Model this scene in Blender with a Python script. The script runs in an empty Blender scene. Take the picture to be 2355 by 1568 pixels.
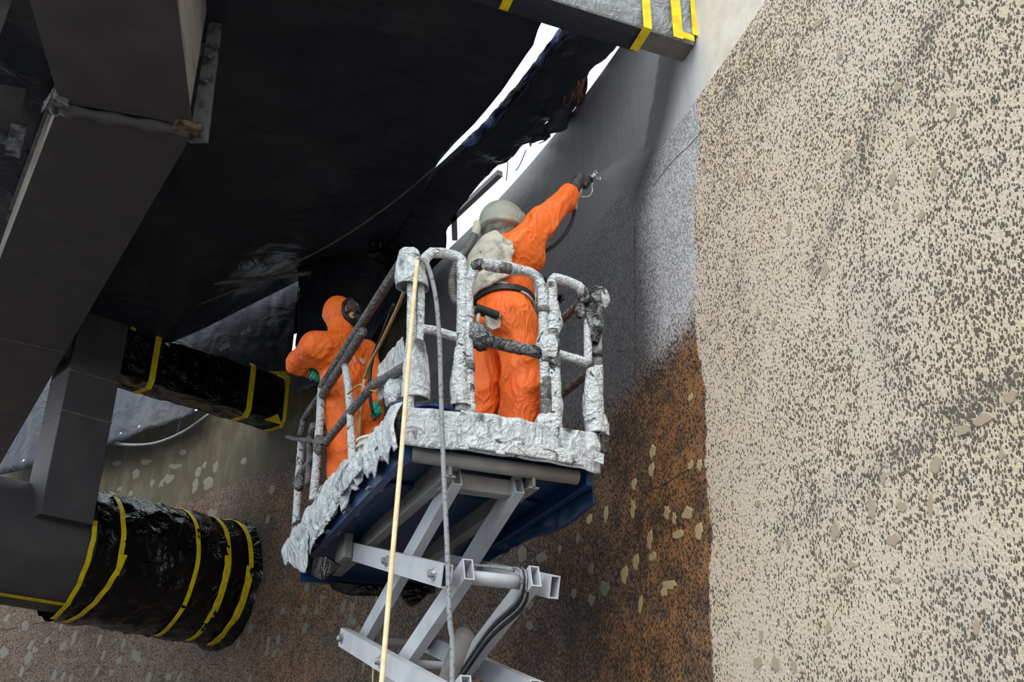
import bpy, math, random
import numpy as np
from mathutils import Vector, Matrix, Quaternion

# ------------------------------------------------------------------ camera, sky, exposure
SC = bpy.context.scene
COL = SC.collection
F_PX, PITCH, YAW = 2400.0, math.atan(1185 / 2400), math.atan(1137 / 2677)
CAM = np.array([0.0, 0.0, 1.6])
_fh = np.array([math.sin(YAW), math.cos(YAW), 0.0])
C_R = np.array([math.cos(YAW), -math.sin(YAW), 0.0])
C_F = _fh * math.cos(PITCH) + np.array([0, 0, math.sin(PITCH)])
C_U = np.cross(C_R, C_F)
cam_d = bpy.data.cameras.new('camera')
cam_d.sensor_width = 36.0
cam_d.lens = F_PX / 2355 * 36.0
cam_o = bpy.data.objects.new('camera', cam_d)
COL.objects.link(cam_o)
cam_o.matrix_world = Matrix(((C_R[0], C_U[0], -C_F[0], CAM[0]), (C_R[1], C_U[1], -C_F[1], CAM[1]),
                             (C_R[2], C_U[2], -C_F[2], CAM[2]), (0, 0, 0, 1)))
SC.camera = cam_o

world = bpy.data.worlds.new('overcast_sky')
SC.world = world
world.use_nodes = True
_wn = world.node_tree.nodes
_bg = _wn['Background']
_bg.inputs[0].default_value = (0.86, 0.95, 1.0, 1)
_bg.inputs[1].default_value = 1.65
SC.view_settings.view_transform = 'Standard'
SC.view_settings.look = 'None'
SC.view_settings.exposure = 0.14
SC.view_settings.gamma = 1.0
SC.view_settings.use_curve_mapping = False

sun_d = bpy.data.lights.new('hazy_sun', 'SUN')
sun_d.energy = 2.0
sun_d.angle = math.radians(50)
sun_d.color = (1.0, 0.95, 0.88)
sun_o = bpy.data.objects.new('hazy_sun', sun_d)
COL.objects.link(sun_o)
sun_o.rotation_euler = Vector((0.55, 0.62, -0.75)).to_track_quat('-Z', 'Y').to_euler()

rnd = random.Random(5)
PI = math.pi

# ------------------------------------------------------------------ measuring: sight lines met with real planes
def ray(px, py):
    d = C_F * F_PX + C_R * (px - 1177.5) - C_U * (py - 784.0)
    return d / np.linalg.norm(d)
def hz(px, py, z):
    d = ray(px, py); return CAM + d * (z - CAM[2]) / d[2]
def hx(px, py, x):
    d = ray(px, py); return CAM + d * (x - CAM[0]) / d[0]
def hy(px, py, y):
    d = ray(px, py); return CAM + d * (y - CAM[1]) / d[1]
def hpl(px, py, o, n):
    d = ray(px, py); return CAM + d * ((np.asarray(o) - CAM) @ n) / (d @ n)
# the wall is a slow curve seen from inside: a cylinder about a vertical axis
W_C = np.array([-15.506, 6.326]); W_R = 18.862
def hw(px, py, off=0.0):
    d = ray(px, py); r = W_R - off
    o = CAM[:2] - W_C; a = d[:2] @ d[:2]; b = 2 * (o @ d[:2]); c = o @ o - r * r
    t = (-b + math.sqrt(b * b - 4 * a * c)) / (2 * a)
    return CAM + d * t
def w_sz(P):
    return W_R * math.atan2(P[1] - W_C[1], P[0] - W_C[0]), P[2]
def w_pt(s, z, off=0.0):
    a = s / W_R; r = W_R - off
    return np.array([W_C[0] + r * math.cos(a), W_C[1] + r * math.sin(a), z])
def w_frame(P):
    rad = np.array([P[0] - W_C[0], P[1] - W_C[1], 0]); rad /= np.linalg.norm(rad)
    return rad, np.array([-rad[1], rad[0], 0])      # outward into the wall, along the wall (away)

# ------------------------------------------------------------------ noise
def _hash(i, j, k, seed):
    n = (i * 374761393 + j * 668265263 + k * 2147483647 + seed * 1274126177) & 0xFFFFFFFF
    n = ((n ^ (n >> 13)) * 1274126177) & 0xFFFFFFFF
    return ((n ^ (n >> 16)) & 0xFFFF) / 32767.5 - 1.0
def vnoise(P, scale=1.0, seed=0):
    P = np.asarray(P, float) * scale
    i = np.floor(P).astype(np.int64); f = P - i; f = f * f * (3 - 2 * f)
    r = 0
    for a in (0, 1):
        wa = f[..., 0] if a else 1 - f[..., 0]
        for b in (0, 1):
            wb = f[..., 1] if b else 1 - f[..., 1]
            for c in (0, 1):
                wc = f[..., 2] if c else 1 - f[..., 2]
                r = r + wa * wb * wc * _hash(i[..., 0] + a, i[..., 1] + b, i[..., 2] + c, seed)
    return r
def ridged(P, scale, seed):
    return 1 - 2 * np.abs(vnoise(P, scale, seed))
def wrinkle(P, scale=6.0, seed=0):
    P = np.asarray(P, float)
    w = np.stack([vnoise(P, scale * .5, seed + 7), vnoise(P, scale * .5, seed + 8), vnoise(P, scale * .5, seed + 9)], -1) * .5 / scale
    return .55 * ridged(P + w, scale, seed) + .3 * ridged(P + w, scale * 2.1, seed + 1) + .15 * ridged(P, scale * 4.3, seed + 2)

# ------------------------------------------------------------------ materials
def lin(c):
    return tuple((v / 12.92 if v <= .04045 else ((v + .055) / 1.055) ** 2.4) for v in c)
def rgb(r, g, b):
    return lin((r / 255, g / 255, b / 255)) + (1.0,)

class NT:
    def __init__(s, name):
        s.m = bpy.data.materials.new(name); s.m.use_nodes = True
        s.t = s.m.node_tree; s.b = s.t.nodes['Principled BSDF']
    def put(s, sock, v):
        if isinstance(v, bpy.types.NodeSocket): s.t.links.new(v, sock)
        elif v is not None:
            sock.default_value = v
    def node(s, typ, ins=(), **props):
        n = s.t.nodes.new(typ)
        for k, v in props.items(): setattr(n, k, v)
        for k, v in (ins.items() if isinstance(ins, dict) else enumerate(ins)): s.put(n.inputs[k], v)
        return n
    def math(s, op, a, b=0.0, c=None, clamp=False):
        n = s.node('ShaderNodeMath', (a, b) + (() if c is None else (c,)), operation=op); n.use_clamp = clamp
        return n.outputs[0]
    def mix(s, f, a, b, blend='MIX'):
        n = s.node('ShaderNodeMix', {0: f, 6: a, 7: b}, data_type='RGBA', blend_type=blend)
        return n.outputs[2]
    def step(s, v, lo, hi, a=0.0, b=1.0):
        return s.node('ShaderNodeMapRange', {0: v, 1: lo, 2: hi, 3: a, 4: b}, interpolation_type='SMOOTHSTEP').outputs[0]
    def noise(s, vec, scale, detail=4.0, rough=.55, dist=0.0):
        return s.node('ShaderNodeTexNoise', {'Vector': vec, 'Scale': scale, 'Detail': detail, 'Roughness': rough, 'Distortion': dist}).outputs[0]
    def attr(s, name):
        return s.node('ShaderNodeAttribute', attribute_name=name).outputs['Fac']
    def coord(s, which='Object'):
        return s.node('ShaderNodeTexCoord').outputs[which]
    def scale(s, vec, sc, rot=(0, 0, 0)):
        return s.node('ShaderNodeMapping', {0: vec, 2: rot, 3: sc}).outputs[0]
    def bump(s, h, strength=.3, dist=.01):
        s.put(s.b.inputs['Normal'], s.node('ShaderNodeBump', {'Strength': strength, 'Distance': dist, 'Height': h}).outputs[0])
    def out(s, col, rough=.6, metal=0.0):
        s.put(s.b.inputs['Base Color'], col); s.put(s.b.inputs['Roughness'], rough); s.put(s.b.inputs['Metallic'], metal)
        return s.m

def simple(name, c1, c2=None, scale=5.0, rough=.6, metal=0.0, lo=.4, hi=.65, bump=0.0, bscale=40.0, bdist=.004, stretch=(1, 1, 1), spec=None, coat_sheen=0.0):
    n = NT(name)
    v = n.scale(n.coord(), stretch)
    col = c1
    if c2 is not None:
        col = n.mix(n.step(n.noise(v, scale, 6), lo, hi), c1, c2)
    if bump: n.bump(n.noise(v, bscale, 5), bump, bdist)
    if spec is not None: n.b.inputs['Specular IOR Level'].default_value = spec
    if coat_sheen: n.b.inputs['Coat Weight'].default_value = coat_sheen
    return n.out(col, rough, metal)

def plastic(name, base, rough=.28, scale=5.0, strength=.6, dust=None, dlo=.55, dhi=.8, stretch=(1, 1, 1), spec=.5, dist=.03):
    n = NT(name)
    v = n.scale(n.coord(), stretch)
    a = n.noise(v, scale, 3, .5, 1.2)
    r = n.math('SUBTRACT', 1.0, n.math('ABSOLUTE', n.math('MULTIPLY_ADD', a, 2.0, -1.0)))
    a2 = n.noise(v, scale * 3.1, 2, .5, 2.0)
    r2 = n.math('ABSOLUTE', n.math('MULTIPLY_ADD', a2, 2.0, -1.0))
    h = n.math('ADD', n.math('POWER', r, 3.0), n.math('MULTIPLY', r2, -.35))
    n.bump(h, strength, dist)
    n.b.inputs['Specular IOR Level'].default_value = spec
    col = base
    if dust is not None:
        col = n.mix(n.step(n.noise(v, scale * .45, 6, .65), dlo, dhi), base, dust)
    return n.out(col, rough)

M = {}
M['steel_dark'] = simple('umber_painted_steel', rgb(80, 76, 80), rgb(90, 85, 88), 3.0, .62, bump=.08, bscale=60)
M['steel_web'] = simple('streaked_cream_steel_side', rgb(214, 202, 190), rgb(168, 158, 152), 2.4, .7, stretch=(2, .35, 3), bump=.08, bscale=30)  # side plates: paler than the soffit, with streaks
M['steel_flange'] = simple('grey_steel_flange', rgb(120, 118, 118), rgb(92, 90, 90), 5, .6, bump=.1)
M['galv'] = simple('weathered_galvanised_plate', rgb(150, 152, 156), rgb(78, 78, 82), 9, .5, .35, bump=.2, bscale=25)
M['rust'] = simple('rust_stained_putty', rgb(124, 112, 98), rgb(96, 66, 46), 14, .85, bump=.6, bscale=30, bdist=.02)
M['joint'] = simple('pale_joint_sealant', rgb(122, 116, 112), rgb(96, 92, 90), 20, .8)
M['black_wrap'] = plastic('black_wrap_film', rgb(10, 10, 12), .2, 2.4, .4, dist=.05)
M['black_sheet'] = plastic('black_ceiling_sheeting', rgb(50, 54, 68), .46, 1.3, .45, rgb(88, 86, 88), .48, .8, stretch=(.8, 1.0, 1), spec=.35, dist=.05)
M['grey_wrap'] = plastic('grey_crinkled_film', rgb(140, 144, 150), .35, 5.0, .5, rgb(190, 194, 200), .5, .75, dist=.04)
M['grey_sheet'] = plastic('charcoal_hanging_sheeting', rgb(62, 65, 73), .55, 2.2, .35, rgb(80, 83, 90), .5, .8)
M['print'] = simple('pale_grey_sheet_print', rgb(190, 202, 210), rgb(150, 160, 168), 30, .7)
M['clear_film_body'] = plastic('bluish_translucent_film', rgb(150, 166, 210), .3, 9, .5, rgb(36, 42, 62), .40, .6, stretch=(2.5, .5, 1))
M['tape_yellow'] = simple('yellow_masking_tape', rgb(250, 226, 30), rgb(228, 196, 26), 12, .5, bump=.15, bscale=60)
M['concrete'] = simple('grey_beam_soffit', rgb(128, 126, 124), rgb(108, 106, 104), 4, .8, bump=.1)

def film_mat():
    m = M['clear_film_body']; t = m.node_tree; b = t.nodes['Principled BSDF']
    tr = t.nodes.new('ShaderNodeBsdfTranslucent'); mx = t.nodes.new('ShaderNodeMixShader'); mx.inputs[0].default_value = .6
    t.links.new(b.inputs['Base Color'].links[0].from_socket, tr.inputs[0])
    t.links.new(b.outputs[0], mx.inputs[1]); t.links.new(tr.outputs[0], mx.inputs[2]); t.links.new(mx.outputs[0], t.nodes['Material Output'].inputs[0])
    return m
M['clear_film'] = film_mat()
def silver_wrap(name, light, mid, dark, lo=.56, hi=.74, sc=9.0, stretch=(1, 1, 1), bs=11.0):
    n = NT(name); v = n.scale(n.coord(), stretch)
    a = n.noise(v, sc, 5, .6, .8)
    b = n.noise(v, sc * 3.2, 4, .6, 1.5)
    col = n.mix(n.step(b, .42, .62), light, mid)
    col = n.mix(n.step(a, lo, hi), col, dark)
    f = n.math('ABSOLUTE', n.math('MULTIPLY_ADD', n.noise(v, bs, 2, .4, 1.2), 2.0, -1.0))
    f2 = n.math('ABSOLUTE', n.math('MULTIPLY_ADD', n.noise(v, bs * 2.3, 2, .4, 1.5), 2.0, -1.0))
    n.bump(n.math('ADD', n.math('POWER', n.math('SUBTRACT', 1.0, f), 3.0), n.math('MULTIPLY', n.math('POWER', n.math('SUBTRACT', 1.0, f2), 3.0), .4)), .6, .025)
    return n.out(col, .42)
M['wrap_light'] = silver_wrap('pale_taped_film', rgb(216, 222, 226), rgb(192, 198, 203), rgb(74, 76, 80), .57, .68, 13, (1, 1, 1.2))
M['wrap_sheet'] = silver_wrap('silvery_plastic_skirt', rgb(204, 210, 215), rgb(178, 184, 190), rgb(90, 94, 98), .54, .70, 7, (1, 1, .8), 7.0)
M['wrap_dark'] = silver_wrap('grey_smeared_film', rgb(122, 120, 122), rgb(96, 95, 98), rgb(52, 51, 54), .5, .75, 9)
M['wrap_black'] = silver_wrap('paint_flecked_black_film', rgb(150, 154, 158), rgb(64, 65, 68), rgb(30, 31, 33), .42, .6, 14)
M['lift_grey'] = simple('pale_grey_lift_paint', rgb(196, 200, 208), rgb(178, 182, 190), 3, .45, bump=.05)
M['lift_beige'] = simple('warm_grey_lift_paint', rgb(150, 148, 146), rgb(128, 126, 124), 4, .5, bump=.05)
M['lift_blue'] = simple('deep_blue_lift_paint', rgb(24, 62, 112), rgb(20, 52, 92), 1.6, .38, bump=.04)
M['zinc'] = simple('zinc_bolt', rgb(196, 198, 200), rgb(130, 130, 132), 30, .35, .7)
M['inside'] = simple('shaded_tube_inside', rgb(120, 122, 128), None, rough=.7)
M['rubber'] = simple('black_rubber', rgb(26, 26, 28), rgb(38, 38, 40), 20, .5)
M['hose_grey'] = simple('paint_speckled_hose', rgb(138, 142, 148), rgb(70, 72, 76), 45, .5, lo=.5, hi=.7)
M['rope'] = simple('cream_rope', rgb(240, 222, 184), rgb(226, 204, 160), 18, .8, bump=.4, bscale=150)
M['tan'] = simple('tan_rope', rgb(196, 160, 112), rgb(170, 136, 94), 18, .8)
M['wire_red'] = simple('reddish_cable', rgb(150, 84, 66), rgb(116, 66, 54), 20, .6)
M['orange'] = None
M['canvas'] = simple('dusty_blast_cape_canvas', rgb(206, 202, 186), rgb(150, 148, 138), 14, .85, lo=.42, hi=.7, bump=.4, bscale=26, bdist=.012)
M['helmet'] = simple('overspray_grey_helmet', rgb(164, 168, 158), rgb(142, 146, 138), 10, .6, bump=.15, bscale=40)
M['collar'] = simple('grubby_helmet_collar_cloth', rgb(128, 128, 118), rgb(92, 92, 86), 16, .85, bump=.4, bscale=30, bdist=.01)
M['corrugated'] = simple('corrugated_air_hose', rgb(116, 118, 116), rgb(84, 86, 84), 20, .6)
M['glove_black'] = simple('black_work_glove', rgb(44, 44, 46), rgb(74, 74, 76), 26, .6, bump=.3, bscale=70)
M['glove_teal'] = simple('teal_rubber_glove', rgb(44, 196, 156), rgb(32, 170, 136), 20, .5, bump=.25, bscale=50)
M['skin'] = simple('skin', rgb(205, 150, 125), None, rough=.55)
M['white_plastic'] = simple('white_bucket_plastic', rgb(226, 220, 208), rgb(190, 182, 170), 7, .5)
M['blue_plastic'] = simple('blue_bucket_plastic', rgb(30, 70, 150), rgb(26, 58, 124), 7, .45)
M['white_trim'] = simple('white_zip_trim', rgb(230, 205, 195), None, rough=.7)
M['gun'] = simple('silver_spray_gun_metal', rgb(214, 216, 218), rgb(150, 152, 154), 40, .35, .4)
M['floor'] = simple('asphalt_paving', rgb(84, 82, 80), rgb(70, 68, 67), 2.0, .85, bump=.2, bscale=80)
M['patch_grey'] = simple('grey_mortar_patch', rgb(126, 122, 114), rgb(104, 100, 92), 24, .85, bump=.25, bscale=60)
M['patch_tan'] = simple('tan_mortar_patch', rgb(196, 176, 134), rgb(166, 142, 100), 24, .85, bump=.25, bscale=60)
M['patch_brown'] = simple('brown_worn_patch', rgb(206, 190, 168), rgb(170, 154, 134), 55, .9, lo=.3, hi=.6, bump=.35, bscale=60)
M['logo'] = simple('pale_chest_badge', rgb(214, 190, 180), None, rough=.7)

def orange_mat():
    n = NT('orange_coverall_fabric'); v = n.coord()
    a = n.noise(n.scale(v, (1, 1, .6), (0, .6, 0)), 7.0, 2, .5, .8)
    r = n.math('SUBTRACT', 1.0, n.math('ABSOLUTE', n.math('MULTIPLY_ADD', a, 2.0, -1.0)))
    b = n.noise(n.scale(v, (1, 1, .45)), 16.0, 3, .5, .8)
    r2 = n.math('SUBTRACT', 1.0, n.math('ABSOLUTE', n.math('MULTIPLY_ADD', b, 2.0, -1.0)))
    n.bump(n.math('ADD', n.math('POWER', r, 4.0), n.math('MULTIPLY', n.math('POWER', r2, 4.0), .25)), .42, .028)
    return n.out(n.mix(n.step(n.noise(v, 3, 4), .4, .7), rgb(255, 120, 38), rgb(252, 104, 26)), .55)
M['orange'] = orange_mat()
def glass_mat():
    n = NT('dark_tinted_visor')
    n.b.inputs['Transmission Weight'].default_value = .75
    n.b.inputs['IOR'].default_value = 1.25
    return n.out(rgb(150, 130, 125), .06)
M['visor'] = glass_mat()

def wall_material(textured):
    n = NT('bush_hammered_wall' if textured else 'smooth_wall_band')
    uv = n.coord('UV')
    cream, paint, rust, dark, pale, coat_sheen = (n.attr(k) for k in ('cream', 'paint', 'rust', 'dark', 'pale', 'coat_sheen'))
    nl = n.noise(uv, 1.1, 5, .6)
    nm = n.noise(uv, 5.0, 5, .6)
    nf = n.noise(uv, 60.0, 3, .6)
    edge = n.math('ADD', cream, n.math('MULTIPLY_ADD', n.noise(uv, 16, 3), .09, -.045))
    is_cream = n.step(edge, -.012, .012) if textured else n.step(cream, -.12, .25)
    pn = n.math('ADD', paint, n.math('MULTIPLY_ADD', nf, .16, -.08))
    if textured:
        warp = n.node('ShaderNodeVectorMath', (uv, n.node('ShaderNodeVectorMath', (n.node('ShaderNodeTexNoise', {'Vector': uv, 'Scale': 30.0, 'Detail': 2.0}).outputs[1], (.014, .014, .014)), operation='MULTIPLY').outputs[0]), operation='ADD').outputs[0]
        sv = n.scale(warp, (1.12, .74, 1), (0, 0, -.22))
        vo = n.node('ShaderNodeTexVoronoi', {'Vector': sv, 'Scale': 66.0, 'Randomness': 1.0})
        cell = n.node('ShaderNodeSeparateColor', (vo.outputs['Color'],))
        dens = n.math('ADD', n.math('MULTIPLY_ADD', nl, .44, -.20), n.math('MULTIPLY_ADD', nm, .40, -.19))
        thr = n.math('ADD', n.math('MULTIPLY_ADD', cell.outputs[0], .46, .125), dens)
        thr = n.math('ADD', n.math('SUBTRACT', thr, n.math('MULTIPLY', pale, .35)), n.math('MULTIPLY', dark, .16))
        pit = n.step(n.math('SUBTRACT', thr, vo.outputs['Distance']), -.05, .09)
        pit_b = n.step(n.math('SUBTRACT', n.math('ADD', thr, .10), vo.outputs['Distance']), -.05, .09)
        c_m = n.mix(n.step(nl, .35, .7), rgb(226, 214, 196), rgb(226, 208, 180))
        c_m = n.mix(n.math('MULTIPLY', n.step(nf, .35, .65), .55), c_m, rgb(188, 174, 156))
        c_p = n.mix(cell.outputs[1], rgb(66, 63, 56), rgb(104, 95, 82))
        c_col = n.mix(n.math('MULTIPLY', pit, .92), c_m, c_p)
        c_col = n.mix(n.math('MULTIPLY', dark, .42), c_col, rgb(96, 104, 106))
        b_m = n.mix(n.step(nf, .38, .66), rgb(130, 112, 100), rgb(104, 89, 79))
        b_m = n.mix(rust, b_m, n.mix(n.step(nm, .35, .65), rgb(166, 115, 66), rgb(118, 84, 55)))
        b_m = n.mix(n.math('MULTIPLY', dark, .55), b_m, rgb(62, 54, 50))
        b_p = n.mix(cell.outputs[1], rgb(30, 26, 25), rgb(48, 41, 37))
        b_col = n.mix(n.math('MULTIPLY', pit_b, .88), b_m, b_p)
        g_col = n.mix(n.math('MULTIPLY', pit_b, n.math('MULTIPLY_ADD', coat_sheen, -.35, .72)), n.mix(coat_sheen, rgb(112, 112, 116), rgb(214, 216, 220)), rgb(74, 74, 77))  # pale and dark greys carry painted light and shade across one paint
        pmask = n.step(n.math('SUBTRACT', pn, n.math('MULTIPLY', pit, .10)), -.12, .22)
        h = n.math('SUBTRACT', n.math('MULTIPLY', nf, .5), pit)
        n.bump(h, 1.0, .014)
    else:
        c_col = n.mix(n.step(nm, .35, .7), rgb(232, 226, 213), rgb(214, 207, 194))
        stre = n.noise(n.scale(uv, (1.6, .5, 1)), 3.0, 6, .65)
        b_col = n.mix(n.step(stre, .4, .75), rgb(76, 70, 55), rgb(104, 97, 78))
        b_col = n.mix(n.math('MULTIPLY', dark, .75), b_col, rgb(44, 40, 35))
        b_col = n.mix(n.math('MULTIPLY', n.step(nl, .48, .7), .5), b_col, rgb(74, 60, 44))
        stre2 = n.noise(n.scale(uv, (7.0, .35, 1)), 3.0, 4, .6)
        g_col = n.mix(n.step(stre2, .35, .7), n.mix(coat_sheen, rgb(108, 108, 112), rgb(204, 205, 209)), n.mix(coat_sheen, rgb(116, 116, 120), rgb(214, 215, 219)))
        pmask = n.step(pn, -.25, .25)
        n.bump(n.math('ADD', n.math('MULTIPLY', nm, .4), n.math('MULTIPLY', nf, .12)), .5, .02)
    col = n.mix(pmask, b_col, g_col)
    col = n.mix(is_cream, col, c_col)
    pg = n.math('MULTIPLY', pmask, n.math('SUBTRACT', 1.0, is_cream))
    return n.out(col, n.math('MULTIPLY_ADD', pg, -.55, .9))

# ------------------------------------------------------------------ mesh building
class MB:
    def __init__(s):
        s.v, s.f = [], []
    def add(s, verts, faces):
        o = len(s.v)
        s.v += [tuple(map(float, p)) for p in verts]
        s.f += [tuple(i + o for i in f) for f in faces]
        return s
    def hexa(s, p):                       # 8 corners: bottom 4 ccw, top 4 ccw
        return s.add(p, [(3, 2, 1, 0), (4, 5, 6, 7), (0, 1, 5, 4), (1, 2, 6, 5), (2, 3, 7, 6), (3, 0, 4, 7)])
    def box(s, c, ax, ay, az):            # centre and three half-extent vectors
        c, ax, ay, az = (np.asarray(q, float) for q in (c, ax, ay, az))
        if np.dot(np.cross(ax, ay), az) < 0: ax = -ax
        return s.hexa([c - ax - ay - az, c + ax - ay - az, c + ax + ay - az, c - ax + ay - az,
                       c - ax - ay + az, c + ax - ay + az, c + ax + ay + az, c - ax + ay + az])
    def aabb(s, a, b):
        a, b = np.minimum(a, b), np.maximum(a, b)
        h = (b - a) / 2
        return s.box((a + b) / 2, (h[0], 0, 0), (0, h[1], 0), (0, 0, h[2]))
    def prism(s, poly, d):                # polygon (3D, planar) pushed along d
        poly = [np.asarray(p, float) for p in poly]; d = np.asarray(d, float); k = len(poly)
        nrm = sum((np.cross(poly[i] - poly[0], poly[(i + 1) % k] - poly[0]) for i in range(1, k)), np.zeros(3))
        if nrm @ d > 0: poly = poly[::-1]
        return s.add(poly + [p + d for p in poly], [tuple(range(k)), tuple(range(2 * k - 1, k - 1, -1))] +
                     [(i, i + k, (i + 1) % k + k, (i + 1) % k) for i in range(k)])
    def tube(s, path, r, n=10, caps=True, wob=0.0, seed=0, wsc=18.0):
        path = [np.asarray(p, float) for p in path]
        rs = r if hasattr(r, '__len__') else [r] * len(path)
        t0 = path[1] - path[0]; t0 /= np.linalg.norm(t0)
        ref = np.array([0, 0, 1.0]) if abs(t0[2]) < .9 else np.array([1.0, 0, 0])
        nx = np.cross(t0, ref); nx /= np.linalg.norm(nx)
        V, Fc = [], []
        for i, p in enumerate(path):
            t = path[min(i + 1, len(path) - 1)] - path[max(i - 1, 0)]; t /= (np.linalg.norm(t) + 1e-12)
            nx = nx - t * (nx @ t); nx /= (np.linalg.norm(nx) + 1e-12); ny = np.cross(t, nx)
            ring = np.array([nx * math.cos(2 * PI * j / n) + ny * math.sin(2 * PI * j / n) for j in range(n)])
            rr = np.full(n, rs[i])
            if wob:
                q = p + ring * rs[i]
                rr = rr * (1 + wob * (wrinkle(q, wsc, seed)))
            V += list(p + ring * rr[:, None])
        m = len(path)
        for i in range(m - 1):
            for j in range(n):
                Fc.append((i * n + j, i * n + (j + 1) % n, (i + 1) * n + (j + 1) % n, (i + 1) * n + j))
        if caps:
            Fc.append(tuple(range(n - 1, -1, -1))); Fc.append(tuple(range((m - 1) * n, m * n)))
        return s.add(V, Fc)
    def grid(s, G, thick=None):           # G: (a,b,3) points -> sheet; thick: vector field or vector to give it a back
        G = np.asarray(G, float); a, b = G.shape[:2]
        top = [(i * b + j, i * b + j + 1, (i + 1) * b + j + 1, (i + 1) * b + j) for i in range(a - 1) for j in range(b - 1)]
        if thick is None: return s.add(G.reshape(-1, 3), top)
        H = G + np.asarray(thick, float); o = a * b
        F2 = top + [tuple(o + q for q in f[::-1]) for f in top]
        rim = [i * b for i in range(a)] + [(a - 1) * b + j for j in range(1, b)] + [i * b + b - 1 for i in range(a - 2, -1, -1)] + [j for j in range(b - 2, 0, -1)]
        k = len(rim)
        F2 += [(rim[i], rim[(i + 1) % k], rim[(i + 1) % k] + o, rim[i] + o) for i in range(k)]
        return s.add(np.concatenate([G.reshape(-1, 3), H.reshape(-1, 3)]), F2)
    def lathe(s, prof, c, ax=(0, 0, 1), n=24):   # profile [(r,h)]
        c = np.asarray(c, float); ax = np.asarray(ax, float); ax /= np.linalg.norm(ax)
        ref = np.array([0, 0, 1.0]) if abs(ax[2]) < .9 else np.array([1.0, 0, 0])
        u = np.cross(ref, ax); u /= np.linalg.norm(u); w = np.cross(ax, u)
        V, Fc = [], []
        for r, h in prof:
            V += [c + ax * h + (u * math.cos(2 * PI * j / n) + w * math.sin(2 * PI * j / n)) * r for j in range(n)]
        for i in range(len(prof) - 1):
            for j in range(n):
                Fc.append((i * n + j, i * n + (j + 1) % n, (i + 1) * n + (j + 1) % n, (i + 1) * n + j))
        Fc.append(tuple(range(n - 1, -1, -1))); Fc.append(tuple(range((len(prof) - 1) * n, len(prof) * n)))
        return s.add(V, Fc)
    def disp(s, amp, scale=6.0, seed=0, dirs=None):   # push verts along their normals by the wrinkle field
        V = np.array(s.v); Nn = np.zeros_like(V)
        for f in s.f:
            p = V[list(f)]; nn = np.cross(p[1] - p[0], p[2] - p[0])
            for i in f: Nn[i] += nn
        Nn /= (np.linalg.norm(Nn, axis=1, keepdims=True) + 1e-12)
        s.v = [tuple(q) for q in V + Nn * (amp * wrinkle(V, scale, seed))[:, None]]
        return s
    def build(s, name, m, parent=None, smooth=False, bevel=0.0):
        me = bpy.data.meshes.new(name); me.from_pydata(s.v, [], s.f); me.validate()
        o = bpy.data.objects.new(name, me); COL.objects.link(o)
        me.materials.append(M[m] if isinstance(m, str) else m)
        if parent is not None:
            o.parent = parent
            o.matrix_parent_inverse = parent.matrix_world.inverted() if parent.type != 'EMPTY' else Matrix.Translation(-parent.location)
        if smooth:
            me.shade_smooth()
        if bevel:
            bm = o.modifiers.new('bevel', 'BEVEL'); bm.width = bevel; bm.segments = 2; bm.limit_method = 'ANGLE'
        return o
def densebox(c, ax, ay, az, n):           # box whose faces are gridded (na, nb, nc)
    b = MB(); c, A = np.asarray(c, float), [np.asarray(q, float) for q in (ax, ay, az)]
    for k in range(3):
        for sg in (-1, 1):
            p, q = A[(k + 1) % 3], A[(k + 2) % 3]
            if sg < 0: p, q = q, p
            if np.dot(np.cross(p, q), A[k] * sg) < 0: p = -p
            na, nb = (n[(k + 1) % 3], n[(k + 2) % 3]) if sg > 0 else (n[(k + 2) % 3], n[(k + 1) % 3])
            a = np.linspace(-1, 1, na + 1)[:, None, None]; d = np.linspace(-1, 1, nb + 1)[None, :, None]
            b.grid((c + A[k] * sg) + a * p + d * q)
    # weld
    V = np.round(np.array(b.v), 4); _, first, inv = np.unique(V, axis=0, return_index=True, return_inverse=True)
    inv = inv.reshape(-1)
    b.v = [b.v[i] for i in first]; b.f = [tuple(int(inv[i]) for i in f) for f in b.f]
    return b
def smooth_path(P, step=.03):
    P = [np.asarray(p, float) for p in P]
    Q = [2 * P[0] - P[1]] + P + [2 * P[-1] - P[-2]]
    out = []
    for i in range(1, len(Q) - 2):
        a, b, c, d = Q[i - 1:i + 3]
        k = max(2, int(np.linalg.norm(c - b) / step))
        for t in np.arange(k) / k:
            out.append(.5 * (2 * b + (c - a) * t + (2 * a - 5 * b + 4 * c - d) * t * t + (3 * b - a - 3 * c + d) * t ** 3))
    return out + [P[-1]]
def resample(P, n):
    P = np.array(P); d = np.r_[0, np.cumsum(np.linalg.norm(np.diff(P, axis=0), axis=1))]; t = np.linspace(0, d[-1], n)
    return np.stack([np.interp(t, d, P[:, k]) for k in range(3)], -1)
def line_path(P, step=.03):
    out = []
    for a, b in zip(P[:-1], P[1:]):
        a, b = np.asarray(a, float), np.asarray(b, float); k = max(1, int(np.linalg.norm(b - a) / step))
        out += [a + (b - a) * t / k for t in range(k)]
    return out + [np.asarray(P[-1], float)]

def tag(o, label=None, cat=None, group=None, kind=None):
    if label: o['label'] = label
    if cat: o['category'] = cat
    if group: o['group'] = group
    if kind: o['kind'] = kind
    return o
def thing(name, label, cat, loc, group=None):
    o = bpy.data.objects.new(name, None); COL.objects.link(o)
    o.location = Vector([float(q) for q in loc]); o.empty_display_size = .1
    return tag(o, label, cat, group)

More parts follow.
